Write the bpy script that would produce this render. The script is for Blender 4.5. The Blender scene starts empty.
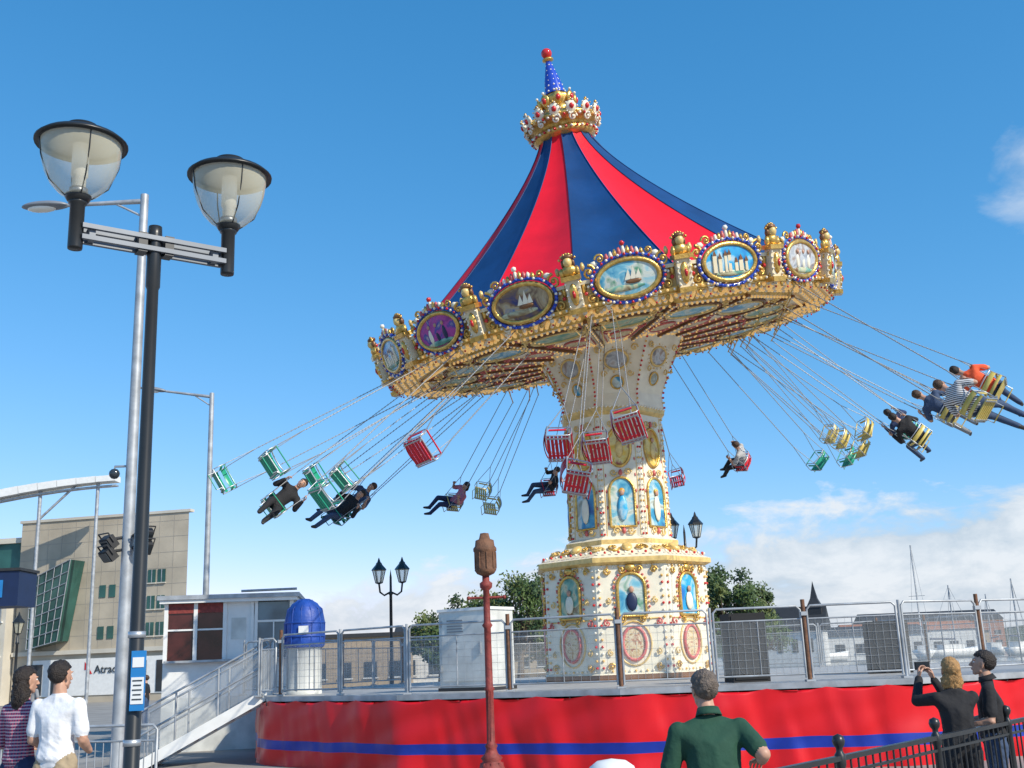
import bpy, bmesh, math, random
from mathutils import Vector, Matrix, noise
random.seed(7)
V=Vector; rad=math.radians; pi=math.pi
scene=bpy.context.scene
# ------------------------------------------------------------ materials
MATS={}
def mat(name,c,rough=.5,metal=0,var=.12,vs=4,bump=0,bs=40,spec=.5,coat=0,emit=0):
    if name in MATS: return MATS[name]
    m=bpy.data.materials.new(name); m.use_nodes=True; nt=m.node_tree; N=nt.nodes; L=nt.links
    b=N['Principled BSDF']; b.inputs['Roughness'].default_value=rough; b.inputs['Metallic'].default_value=metal
    b.inputs['Specular IOR Level'].default_value=spec; b.inputs['Coat Weight'].default_value=coat
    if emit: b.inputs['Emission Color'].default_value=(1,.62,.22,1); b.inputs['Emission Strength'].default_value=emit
    tc=N.new('ShaderNodeTexCoord'); n=N.new('ShaderNodeTexNoise'); n.inputs['Scale'].default_value=vs; n.inputs['Detail'].default_value=6
    L.new(tc.outputs['Object'],n.inputs['Vector'])
    mr=N.new('ShaderNodeMapRange'); mr.inputs[1].default_value=.3; mr.inputs[2].default_value=.7; mr.inputs[3].default_value=1-var; mr.inputs[4].default_value=1+var
    L.new(n.outputs['Fac'],mr.inputs[0])
    mx=N.new('ShaderNodeVectorMath'); mx.operation='SCALE'; mx.inputs[0].default_value=c[:3]; L.new(mr.outputs[0],mx.inputs['Scale'])
    L.new(mx.outputs[0],b.inputs['Base Color'])
    if bump:
        n2=N.new('ShaderNodeTexNoise'); n2.inputs['Scale'].default_value=bs; n2.inputs['Detail'].default_value=5; L.new(tc.outputs['Object'],n2.inputs['Vector'])
        bp=N.new('ShaderNodeBump'); bp.inputs['Strength'].default_value=bump; bp.inputs['Distance'].default_value=.02
        L.new(n2.outputs['Fac'],bp.inputs['Height']); L.new(bp.outputs[0],b.inputs['Normal'])
    MATS[name]=m; return m
def painting(name,stops,scale=2.2,dist=1.0):
    m=bpy.data.materials.new(name); m.use_nodes=True; nt=m.node_tree; N=nt.nodes; L=nt.links
    b=N['Principled BSDF']; b.inputs['Roughness'].default_value=.35
    tc=N.new('ShaderNodeTexCoord'); n=N.new('ShaderNodeTexNoise'); n.inputs['Scale'].default_value=scale; n.inputs['Detail'].default_value=4; n.inputs['Distortion'].default_value=dist
    L.new(tc.outputs['Object'],n.inputs['Vector'])
    r=N.new('ShaderNodeValToRGB'); e=r.color_ramp.elements
    while len(e)<len(stops): e.new(.5)
    for i,(p,c) in enumerate(stops): e[i].position=p; e[i].color=(*c,1)
    L.new(n.outputs['Fac'],r.inputs[0]); L.new(r.outputs[0],b.inputs['Base Color']); MATS[name]=m; return m
def clear(name,col,transp,rough=.05,edge=True):
    m=bpy.data.materials.new(name); m.use_nodes=True; nt=m.node_tree; N=nt.nodes; L=nt.links
    for x in list(N): N.remove(x)
    o=N.new('ShaderNodeOutputMaterial'); t=N.new('ShaderNodeBsdfTransparent'); p=N.new('ShaderNodeBsdfPrincipled')
    p.inputs['Base Color'].default_value=(*col,1); p.inputs['Roughness'].default_value=rough
    mx=N.new('ShaderNodeMixShader'); lw=N.new('ShaderNodeLayerWeight'); lw.inputs[0].default_value=.35
    mr=N.new('ShaderNodeMapRange'); mr.inputs[3].default_value=1-transp; mr.inputs[4].default_value=.75 if edge else 1-transp+.08
    L.new(lw.outputs['Facing'],mr.inputs[0]); L.new(mr.outputs[0],mx.inputs[0]); L.new(t.outputs[0],mx.inputs[1]); L.new(p.outputs[0],mx.inputs[2]); L.new(mx.outputs[0],o.inputs[0])
    MATS[name]=m; return m
mat('cream',(.74,.64,.44),.4,var=.1,vs=3,bump=.15,bs=20)
mat('cream_light',(.82,.76,.60),.4,var=.08)
mat('gold',(.68,.42,.11),.28,.65,var=.3,vs=9,bump=.5,bs=25)
mat('gold_paint',(.74,.52,.19),.35,.1,var=.25,vs=8)
mat('bronze',(.20,.09,.035),.4,.2,var=.3)
mat('bulb_amber',(.80,.50,.16),.15,0,var=.2,vs=30)
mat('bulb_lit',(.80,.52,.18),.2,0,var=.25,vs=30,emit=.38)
mat('bulb_white',(.85,.80,.68),.12,0,var=.1)
mat('bulb_red',(.60,.03,.03),.15,0)
mat('bulb_blue',(.03,.08,.50),.15,0)
mat('rose',(.60,.13,.12),.4)
mat('tent_red',(.76,.010,.026),.5,var=.12,vs=1.2,bump=.25,bs=3,spec=.3)
mat('tent_blue',(.008,.052,.17),.5,var=.20,vs=1.2,bump=.25,bs=3,spec=.3)
mat('vinyl_red',(.68,.008,.014),.40,var=.10,vs=1.2,bump=.15,bs=3,spec=.4)
mat('vinyl_blue',(.010,.035,.32),.40,var=.12,bump=.15,bs=3,spec=.4)
mat('steel',(.50,.52,.54),.4,.7,var=.12)
mat('galv',(.40,.42,.44),.5,.4,var=.25)
mat('chain',(.34,.34,.34),.5,.5,var=.3,vs=60)
mat('black_paint',(.018,.02,.022),.35,.0,var=.2)
mat('dark',(.03,.03,.032),.6,var=.2)
mat('black_matt',(.008,.008,.009),.7,var=.2)
mat('grey_paint',(.22,.24,.27),.45,.2)
mat('arm_grey',(.13,.15,.18),.4,.2)
mat('white_paint',(.78,.78,.76),.45,var=.06)
mat('white_dirty',(.60,.61,.58),.55,var=.18,vs=3)
mat('deck',(.36,.36,.36),.6,var=.2)
mat('rust_red',(.22,.035,.028),.65,var=.35,vs=12,bump=.4)
mat('rust_brown',(.16,.075,.04),.75,var=.35,vs=14,bump=.4)
mat('seat_red',(.62,.015,.03),.35,var=.1); mat('seat_yellow',(.66,.50,.12),.35,var=.15); mat('seat_green',(.02,.33,.20),.35,var=.12); mat('seat_cream',(.75,.68,.5),.4)
mat('stone',(.46,.40,.31),.8,var=.14,vs=.6,bump=.2,bs=4)
mat('stone_light',(.58,.54,.46),.8,var=.1,vs=.6)
mat('concrete',(.34,.31,.27),.8,var=.15,vs=1.0)
mat('glass_green',(.03,.10,.085),.12,.2,var=.45,vs=.5)
mat('glass_dark',(.03,.04,.05),.08,.1,var=.4,vs=1)
mat('glass_blue',(.10,.16,.20),.08,.1,var=.5,vs=1.4)
mat('window_red',(.060,.014,.012),.12,0,var=.7,vs=1.8)
mat('navy',(.008,.02,.07),.5)
mat('lip',(.42,.14,.12),.5); mat('eye_white',(.8,.8,.78),.2); mat('iris',(.03,.02,.015),.2)
mat('skin',(.50,.28,.19),.5,var=.09,vs=12)
mat('shoe',(.03,.025,.022),.5)
mat('blue_cover',(.012,.06,.32),.5,var=.25,bump=.6,bs=9)
mat('lamp_white',(.85,.83,.75),.3)
mat('sign_blue',(.02,.20,.50),.4); mat('text_dark',(.04,.05,.06),.5); mat('logo_red',(.6,.02,.02),.4)
mat('bark',(.10,.07,.045),.9); mat('leaf_a',(.060,.10,.025),.6,var=.3,vs=.8); mat('leaf_b',(.035,.065,.018),.6,var=.3,vs=.8); mat('leaf_c',(.10,.13,.035),.6,var=.3,vs=.8)
mat('roof_dark',(.03,.032,.036),.6); mat('far_green',(.055,.085,.07),.9,var=.3,vs=.05); mat('far_tan',(.36,.28,.19),.8); mat('far_white',(.6,.6,.58),.7); mat('brick',(.30,.13,.08),.8)
painting('paint_sea',[(.30,(.02,.10,.32)),(.46,(.06,.35,.55)),(.56,(.55,.66,.66)),(.7,(.25,.22,.12))])
painting('paint_magenta',[(.3,(.25,.02,.20)),(.45,(.45,.05,.30)),(.55,(.03,.05,.30)),(.7,(.6,.45,.4))],3)
painting('paint_castle',[(.3,(.03,.04,.15)),(.45,(.22,.13,.07)),(.56,(.50,.38,.22)),(.7,(.10,.18,.35))],3.2)
painting('paint_cyan',[(.3,(.03,.25,.45)),(.45,(.20,.50,.62)),(.55,(.62,.66,.60)),(.7,(.10,.30,.18))],2.6)
painting('paint_blue',[(.3,(.02,.16,.50)),(.48,(.03,.40,.70)),(.6,(.45,.62,.70)),(.75,(.08,.2,.3))],2.4)
painting('paint_grey',[(.3,(.22,.24,.28)),(.48,(.55,.58,.60)),(.58,(.35,.27,.22)),(.7,(.15,.18,.22))],3.4)
painting('paint_green',[(.3,(.05,.20,.16)),(.46,(.16,.38,.30)),(.56,(.55,.55,.35)),(.7,(.22,.12,.05))],2.8)
painting('paint_yellow',[(.3,(.55,.22,.02)),(.47,(.75,.48,.05)),(.58,(.75,.62,.25)),(.7,(.35,.08,.04))],2.6)
painting('paint_ochre',[(.3,(.30,.14,.04)),(.44,(.62,.46,.24)),(.55,(.72,.62,.42)),(.68,(.40,.16,.08))],6,2)
clear('perspex',(.60,.64,.66),.93,.1,edge=False)
clear('mesh_sheet',(.45,.47,.48),.72,.6,edge=False)
clear('lamp_glass',(.80,.76,.58),.66,.08)

# ------------------------------------------------------------ mesh builder
def ico(level):
    bm=bmesh.new(); bmesh.ops.create_icosphere(bm,subdivisions=level,radius=1)
    bm.verts.ensure_lookup_table()
    v=[x.co.copy() for x in bm.verts]; f=[[q.index for q in p.verts] for p in bm.faces]; bm.free(); return v,f
ICO={l:ico(l) for l in (1,2,3,4)}
class MB:
    def __init__(s): s.v=[];s.f=[];s.mi=[];s.sm=[];s.mats=[];s.M=None
    def midx(s,m):
        if m not in s.mats: s.mats.append(m)
        return s.mats.index(m)
    def add(s,vs,fs,m,smooth=False,M=None):
        o=len(s.v)
        if M is not None: vs=[M@V(p) for p in vs]
        if s.M is not None: vs=[s.M@V(p) for p in vs]
        s.v+= [tuple(p) for p in vs]
        k=m if isinstance(m,list) else None
        mi=None if k else s.midx(m)
        for i,f in enumerate(fs):
            s.f.append([o+q for q in f]); s.mi.append(s.midx(k[i]) if k else mi); s.sm.append(smooth)
    def box(s,c,sz,m,M=None):
        x,y,z=sz[0]/2,sz[1]/2,sz[2]/2
        vs=[V((c[0]+a*x,c[1]+b*y,c[2]+d*z)) for a in(-1,1) for b in(-1,1) for d in(-1,1)]
        s.add(vs,[(0,1,3,2),(4,6,7,5),(0,4,5,1),(2,3,7,6),(0,2,6,4),(1,5,7,3)],m,False,M)
    def tube(s,pts,r,m,seg=8,caps=True,M=None,smooth=True):
        pts=[V(p) for p in pts]; n=len(pts); rs=r if isinstance(r,(list,tuple)) else [r]*n
        t=(pts[1]-pts[0]).normalized(); u=t.orthogonal().normalized(); vs=[]
        for i,p in enumerate(pts):
            if i==0: t=(pts[1]-pts[0])
            elif i==n-1: t=(pts[i]-pts[i-1])
            else: t=(pts[i+1]-pts[i-1])
            t.normalize(); u=(u-t*u.dot(t)); 
            if u.length<1e-6: u=t.orthogonal()
            u.normalize(); w=t.cross(u)
            for k in range(seg):
                a=2*pi*k/seg; vs.append(p+(u*math.cos(a)+w*math.sin(a))*rs[i])
        fs=[(i*seg+k,i*seg+(k+1)%seg,(i+1)*seg+(k+1)%seg,(i+1)*seg+k) for i in range(n-1) for k in range(seg)]
        s.add(vs,fs,m,smooth,M)
        if caps: s.add([vs[k] for k in range(seg)],[tuple(range(seg))[::-1]],m,False,M); s.add(vs[-seg:],[tuple(range(seg))],m,False,M)
    def lathe(s,prof,m,seg=24,M=None,smooth=True,a0=0):
        vs=[];n=len(prof)
        for r,z in prof:
            for k in range(seg):
                a=a0+2*pi*k/seg; vs.append(V((r*math.cos(a),r*math.sin(a),z)))
        fs=[(i*seg+k,i*seg+(k+1)%seg,(i+1)*seg+(k+1)%seg,(i+1)*seg+k) for i in range(n-1) for k in range(seg)]
        s.add(vs,fs,m,smooth,M)
    def sph(s,c,r,m,lv=1,M=None):
        if not isinstance(r,(tuple,list)): r=(r,r,r)
        vs,fs=ICO[lv]; c=V(c)
        s.add([V((c.x+p.x*r[0],c.y+p.y*r[1],c.z+p.z*r[2])) for p in vs],fs,m,True,M)
    def ell(s,M,a,b,m,seg=24,z=0,dome=.02):
        vs=[V((0,0,z+dome))]+[V((a*math.cos(2*pi*k/seg),b*math.sin(2*pi*k/seg),z)) for k in range(seg)]
        s.add(vs,[(0,1+k,1+(k+1)%seg) for k in range(seg)],m,True,M)
    def ring(s,M,a,b,r,m,seg=24,ts=6,z=0):
        vs=[]
        for k in range(seg):
            t=2*pi*k/seg; p=V((a*math.cos(t),b*math.sin(t),z)); nn=V((b*math.cos(t),a*math.sin(t),0)).normalized()
            for j in range(ts):
                q=2*pi*j/ts; vs.append(p+nn*r*math.cos(q)+V((0,0,r*math.sin(q))))
        fs=[(k*ts+j,((k+1)%seg)*ts+j,((k+1)%seg)*ts+(j+1)%ts,k*ts+(j+1)%ts) for k in range(seg) for j in range(ts)]
        s.add(vs,fs,m,True,M)
    def beads(s,M,a,b,n,r,ms,z=0,t0=0,t1=2*pi):
        for k in range(n):
            t=t0+(t1-t0)*k/n; s.sph((a*math.cos(t),b*math.sin(t),z),r,ms[k%len(ms)],1,M)
    def scroll(s,M,x,y,r,d,m,th=.03,flip=1,turns=1.4):
        pts=[]
        for k in range(15):
            t=k/14; a=flip*(t*turns*2*pi)+d; rr=r*(1-t*.85); pts.append((x+rr*math.cos(a),y+rr*math.sin(a),.03+.04*t))
        s.tube(pts,[th*(1-.4*k/14) for k in range(15)],m,5,True,M); s.sph((x,y,.07),th*1.3,m,1,M)
    def build(s,name,parent=None):
        me=bpy.data.meshes.new(name); me.from_pydata(s.v,[],s.f)
        for m in s.mats: me.materials.append(MATS[m])
        me.polygons.foreach_set('material_index',s.mi); me.polygons.foreach_set('use_smooth',s.sm); me.update()
        ob=bpy.data.objects.new(name,me); scene.collection.objects.link(ob)
        if parent: ob.parent=parent
        return ob
def empty(name,loc=(0,0,0)):
    e=bpy.data.objects.new(name,None); e.empty_display_size=.3; scene.collection.objects.link(e); return e
def frame(o,right,up):
    right=V(right).normalized(); up=V(up); up=(up-right*up.dot(right)).normalized(); out=right.cross(up)
    M=Matrix.Identity(4)
    for i in range(3): M[i][0]=right[i];M[i][1]=up[i];M[i][2]=out[i];M[i][3]=o[i]
    return M
def T(x,y,z=0): return Matrix.Translation((x,y,z))

# ------------------------------------------------------------ ride frame
def tiltframe(n,C):
    n=V(n).normalized(); C=V(C); xa=V((1,0,0)); xa=(xa-n*xa.dot(n)).normalized(); ya=n.cross(xa)
    M=Matrix.Identity(4)
    for i in range(3): M[i][0]=xa[i];M[i][1]=ya[i];M[i][2]=n[i];M[i][3]=C[i]
    return n,C,xa,ya,M
n,C,xa,ya,MC=tiltframe((-.162,-.125,1),(2.33,25,9.27)); TX,TY=2.33,25.0
ride=empty('chain_swing_ride')
NS=16; ST=2*pi/NS; A0=-pi/2
def pol(r,a,h): return V((r*math.cos(a),r*math.sin(a),h))
TH=4.68
def tr(t): return .60+4.45*(1-t)**1.30
mb=MB(); mb.M=MC
rows=18; sub=8
for k in range(NS):
    a0=A0+(k-.5)*ST; vs=[];fs=[]
    for i in range(rows+1):
        t=i/rows; h=.35+TH*t; r=tr(t)
        for j in range(sub+1):
            s_=j/sub; a=a0+ST*s_
            chord=math.cos(ST/2)/math.cos((s_-.5)*ST)
            sag=1-.030*math.sin(pi*s_)*math.sin(pi*min(1,t*1.1+.1)) + .008*noise.noise(V((a*9,t*5,k)))*math.sin(pi*s_)
            vs.append(pol(r*chord*sag,a,h-.03*math.sin(pi*s_)))
    for i in range(rows):
        for j in range(sub):
            p=i*(sub+1)+j; fs.append((p,p+1,p+sub+2,p+sub+1))
    mb.add(vs,fs,'tent_blue' if k%2==0 else 'tent_red',True)
    pts=[pol(tr(i/rows)+.008,a0,.35+TH*i/rows) for i in range(rows+1)]
    mb.tube(pts,.014,'tent_blue',4)
mb.build('tent_canopy',ride)
# crown
mb=MB(); mb.M=MC@T(0,0,.28)
mb.lathe([(.55,4.55),(.75,4.65),(.80,4.75),(.66,4.82),(.70,4.93),(.88,4.99),(.92,5.06),(.88,5.14),(.58,5.2),(.35,5.3),(.34,5.5),(.46,5.65),(.40,5.75),(.24,5.82),(.2,5.95)],'gold',32)
for k in range(14):
    a=2*pi*k/14; F=frame(pol(.89,a,5.05),(-math.sin(a),math.cos(a),0),(.25*math.cos(a),.25*math.sin(a),1))
    mb.sph((0,.10,0),(.14,.16,.06),'cream_light',2,F); mb.sph((0,.11,.06),(.07,.08,.04),'bulb_red',1,F)
    mb.beads(F@T(0,.10,.03),.15,.17,10,.025,['bulb_white','gold'])
    mb.sph((0,.29,0),.04,'gold',1,F); mb.scroll(F,.0,-.14,.11,0,'cream_light',.03)
mb.beads(T(0,0,0),.94,.94,44,.04,['bulb_white','bulb_red','bulb_white','bulb_amber'],4.98); mb.beads(T(0,0,0),.82,.82,36,.04,['bulb_white','bulb_red'],4.72)
for k in range(8):
    a=2*pi*k/8; F=frame(pol(.42,a,5.55),(-math.sin(a),math.cos(a),0),(.2*math.cos(a),.2*math.sin(a),1))
    mb.sph((0,.06,0),(.13,.17,.06),'gold',2,F); mb.sph((0,.06,.06),(.07,.09,.04),'bulb_red',1,F); mb.sph((0,.26,0),.04,'bulb_white',1,F)
mb.lathe([(.26,5.85),(.20,6.2),(.12,6.5),(.05,6.78)],'bulb_blue',20)
for i in range(6):
    r=.25-.035*i; mb.beads(T(0,0,0),r,r,max(5,11-i),.03,['bulb_white'],5.9+.14*i,t0=i*.3,t1=i*.3+2*pi)
mb.lathe([(.02,6.7),(.14,6.74),(.14,6.78),(.03,6.82)],'gold',16)
mb.sph((0,0,6.93),.135,'bulb_red',3)
mb.build('crown_finial',ride)
# rounding boards
mb=MB(); mb.M=MC
paints=['paint_cyan','paint_blue','paint_grey','paint_sea','paint_castle','paint_green','paint_yellow','paint_sea','paint_cyan','paint_magenta','paint_blue','paint_grey','paint_sea','paint_blue','paint_magenta','paint_castle']
RB=5.34
for k in range(NS):
    a=A0+k*ST; ap=RB*math.cos(ST/2); w=RB*math.sin(ST/2)
    o=V((math.cos(a),math.sin(a),0)); t=V((-math.sin(a),math.cos(a),0))
    F=frame(o*ap+V((0,0,-.24)),t,V((0,0,1))+o*.18)
    H=.50
    mb.box((0,H/2,-.05),(2*w,H,.08),'gold_paint',F)
    mb.box((0,.04,.02),(2*w,.08,.10),'gold',F); mb.box((0,H,.01),(2*w,.07,.10),'cream',F)
    Fm=F@T(0,.42,.07)@Matrix.Scale(1.06,4)
    mb.ell(Fm,.55,.32,paints[k],28,.03,.05); mb.ring(Fm,.57,.34,.05,'gold',28,6,.02); mb.ring(Fm,.67,.43,.035,'bulb_blue',28,5,0)
    mb.beads(Fm,.68,.44,36,.030,['bulb_white','bulb_blue' if k%2 else 'bulb_red'],.04)
    rr=random.Random(k)
    if k%3==0:
        mb.sph((-.1,-.16,.04),(.40,.07,.03),'paint_green',2,Fm); mb.sph((.08,-.07,.07),(.15,.045,.02),'bronze',2,Fm)
        for q,hh in((-.02,.16),(.08,.22),(.17,.14)): mb.add([V((q-.06,-.03,.085)),V((q+.06,-.03,.085)),V((q+.03,hh,.085))],[(0,1,2)],'cream_light',False,Fm)
    elif k%3==1:
        for q in range(7):
            x=-.34+q*.11+rr.uniform(-.02,.02); hh=rr.uniform(.04,.22)
            mb.box((x,-.12+hh/2,.06),(rr.uniform(.05,.09),hh+.12,.03),'cream',Fm); mb.add([V((x-.045,hh-.06,.08)),V((x+.045,hh-.06,.08)),V((x,hh+.05,.08))],[(0,1,2)],'bronze',False,Fm)
        mb.sph((0,-.2,.04),(.38,.06,.03),'paint_green',2,Fm)
    else:
        for q in range(3):
            x=-.2+q*.2; mb.sph((x,-.06,.05),(.06,.15,.03),rr.choice(['cream_light','rose','navy']),2,Fm); mb.sph((x,.13,.06),(.035,.045,.03),'skin',2,Fm)
        mb.sph((0,-.22,.04),(.38,.06,.03),'paint_green',2,Fm)
    for q in range(-4,5):
        mb.sph((q*.08,.50-.018*abs(q),0),(.042,.13-.011*abs(q),.04),['cream_light','gold','rose'][q%3],1,Fm)
    mb.sph((0,.64,0),.055,'bulb_white' if k%2 else 'bulb_red',1,Fm)
    for sx in(-1,1):
        mb.scroll(F,sx*.72,.66,.15,pi/2,'gold',.035,sx); mb.scroll(F,sx*.74,.16,.13,-pi/2,'gold',.032,-sx); mb.scroll(F,sx*.47,.04,.09,0,'cream_light',.025,sx); mb.scroll(F,sx*.47,.88,.10,pi,'gold',.026,sx)
        mb.sph((sx*.60,.80,.02),(.09,.07,.05),'cream_light',1,F); mb.sph((sx*.86,.40,.03),(.05,.14,.04),'gold',1,F); mb.sph((sx*.82,.80,.0),(.05,.10,.04),'gold_paint',1,F)
        mb.sph((sx*.84,.28,.05),.045,'bulb_red',1,F); mb.sph((sx*.78,.40,.05),.035,'bulb_white',1,F)
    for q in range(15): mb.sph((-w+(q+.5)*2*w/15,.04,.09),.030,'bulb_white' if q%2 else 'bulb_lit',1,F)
    for q in range(9):
        x=-w+(q+.5)*2*w/9; mb.sph((x,-.05-.03*(q%2),.0),(.055,.075,.03),'gold' if q%2 else 'cream_light',1,F)
        if q%2==0: mb.sph((x,-.15,.0),.025,'bulb_red',1,F)
    mb.scroll(F,0,-.06,.10,0,'gold',.03,1)
    a2=a+ST/2; o=V((math.cos(a2),math.sin(a2),0)); t=V((-math.sin(a2),math.cos(a2),0))
    P=frame(o*(RB+.02)+V((0,0,-.30)),t,V((0,0,1))+o*.18)
    mb.box((0,.34,.03),(.28,.68,.16),'cream',P); mb.box((0,.04,.05),(.34,.10,.22),'gold',P); mb.box((0,.68,.05),(.38,.09,.24),'gold',P)
    mb.sph((0,.36,.12),(.085,.22,.06),'gold',2,P); mb.sph((0,.36,.17),(.04,.09,.04),'bulb_red',1,P)
    for sx in(-1,1): mb.scroll(P,sx*.10,.56,.07,0,'gold',.022,sx); mb.scroll(P,sx*.10,.12,.07,0,'gold',.022,-sx)
    mb.sph((0,.82,.05),(.15,.13,.10),'gold',2,P); mb.sph((0,.99,.06),(.09,.11,.10),'gold_paint',2,P); mb.sph((0,1.09,.03),(.12,.06,.10),'bronze',2,P)
    for q in range(-3,4): mb.sph((q*.05,1.15-.010*q*q,.04),.032,'gold',1,P)
    for sx in(-1,1): mb.sph((sx*.15,.79,.05),(.06,.13,.06),'gold',1,P); mb.sph((sx*.10,.97,.02),(.04,.10,.06),'bronze',1,P)
    for q in range(5):
        for sx in(-1,1): mb.sph((sx*.125,.14+q*.11,.13),.024,'bulb_white',1,P)
mb.build('rounding_boards',ride)
# ceiling
mb=MB(); mb.M=MC
hC=-.24
cpaint=['paint_green','paint_cyan','paint_sea','paint_green']
for k in range(NS):
    a=A0+k*ST; aL,aR=a-ST/2,a+ST/2
    def band(r0,h0,r1,h1,m): mb.add([pol(r0,aL,h0),pol(r0,aR,h0),pol(r1,aR,h1),pol(r1,aL,h1)],[(0,1,2,3)],m)
    RO=5.36
    band(RO,hC-.04,4.65,hC-.04,'gold_paint'); band(4.65,hC-.04,4.60,hC-.12,'gold'); band(4.60,hC-.12,4.52,hC-.10,'gold_paint'); band(4.52,hC-.10,1.5,hC-.22,'cream_light')
    band(RO,hC-.04,RO,hC+.05,'gold')
    o=V((math.cos(a),math.sin(a),0)); t=V((-math.sin(a),math.cos(a),0))
    c0=math.cos(ST/2)
    for ri,r in enumerate((5.26,5.10,4.94,4.78)):
        w=r*math.sin(ST/2)*2-.12; nn=15
        for q in range(nn):
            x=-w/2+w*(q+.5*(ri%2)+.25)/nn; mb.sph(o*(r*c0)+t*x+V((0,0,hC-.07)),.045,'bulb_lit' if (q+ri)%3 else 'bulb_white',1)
    r=4.57
    for q in range(14): 
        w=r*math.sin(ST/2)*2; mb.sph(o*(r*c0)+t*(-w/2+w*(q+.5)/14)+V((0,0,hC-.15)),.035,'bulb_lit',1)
    F=frame(o*3.72+V((0,0,hC-.150)),t,o+V((0,0,.04)))
    mb.ell(F,.56,.40,cpaint[k%4],24,.01,.03); mb.ring(F,.58,.42,.035,'gold_paint',24,5,.015); mb.ring(F,.67,.51,.030,'bronze',24,5,.005)
    for sx in(-1,1):
        mb.scroll(F,sx*.52,.55,.12,0,'gold_paint',.025,sx); mb.scroll(F,sx*.38,-.55,.10,0,'rose',.020,-sx); mb.scroll(F,sx*.68,.25,.08,0,'gold_paint',.02,sx)
    F2=frame(o*2.5+V((0,0,hC-.195)),t,o+V((0,0,.04))); mb.ell(F2,.24,.34,'paint_ochre',16,.01,.02); mb.ring(F2,.26,.36,.022,'rose',16,5,.01)
    for sgn,ae in((1,aL),(-1,aR)):
        p0=pol(4.45,ae+sgn*.035,hC-.125); p1=pol(1.9,ae+sgn*.07,hC-.23); mb.tube([p0,p1],.018,'rose',4)
        for q in range(17): 
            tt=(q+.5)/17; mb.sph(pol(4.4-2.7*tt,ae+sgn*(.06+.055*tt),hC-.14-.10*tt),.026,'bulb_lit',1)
    e=V((math.cos(aL),math.sin(aL),0)); F3=frame(e*3.2+V((0,0,hC-.20)),V((-e.y,e.x,0)),e+V((0,0,.04)))
    mb.box((0,0,0),(.09,2.9,.06),'bronze',F3)
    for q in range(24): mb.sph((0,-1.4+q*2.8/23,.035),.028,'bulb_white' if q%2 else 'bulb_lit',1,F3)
mb.build('painted_ceiling',ride)
# neck + shaft + base tower (octagonal)
mb=MB()
def octa(r,z,i): a=-pi/2+(i-.5)*pi/4; return V((TX+r*math.cos(a),TY+r*math.sin(a),z))
prof=[(1.98,1.25,'bronze'),(1.98,1.38,'cream_light'),(1.92,1.42,'cream_light'),(1.92,3.62,'gold_paint'),(2.06,3.68,'gold_paint'),(2.06,3.78,'cream_light'),(1.9,3.84,'cream_light'),(1.36,4.12,'gold_paint'),(1.36,4.22,'cream_light'),(1.2,4.30,'cream_light'),(1.16,7.05,'gold_paint'),(1.26,7.12,'gold_paint'),(1.26,7.22,'cream_light')]
rings=[[octa(r,z,i) for i in range(8)] for r,z,_ in prof]; ms=[m for _,_,m in prof]
for s_ in range(1,6):
    t=s_/5; r=1.17+(1.82-1.17)*t**1.5
    ring=[]
    for i in range(8):
        a=-pi/2+(i-.5)*pi/4; top=MC@pol(r,a,hC-.20); bot=octa(r,7.24,i); ring.append(bot.lerp(top,t))
    rings.append(ring); ms.append('cream_light')
nb=len(prof)
for j in range(len(rings)-1):
    for i in range(8):
        mb.add([rings[j][i],rings[j][(i+1)%8],rings[j+1][(i+1)%8],rings[j+1][i]],[(0,1,2,3)],ms[j])
def quadframe(a,b,c,d):
    o=(a+b+c+d)/4; return frame(o,(b-a),((d+c)/2-(a+b)/2)), (b-a).length,((d+c)/2-(a+b)/2).length
ptA=['paint_cyan','paint_blue','paint_sea','paint_magenta','paint_cyan','paint_sea','paint_blue','paint_green']
def arch(mb,F,w,h,m,z):
    pts=[V((-w,-h,z)),V((w,-h,z))]+[V((w*math.cos(a),h*.35+h*.65*math.sin(a),z)) for a in [pi*k/12 for k in range(13)]]
    mb.add(pts,[tuple(range(len(pts)))],m,False,F); return pts
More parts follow.
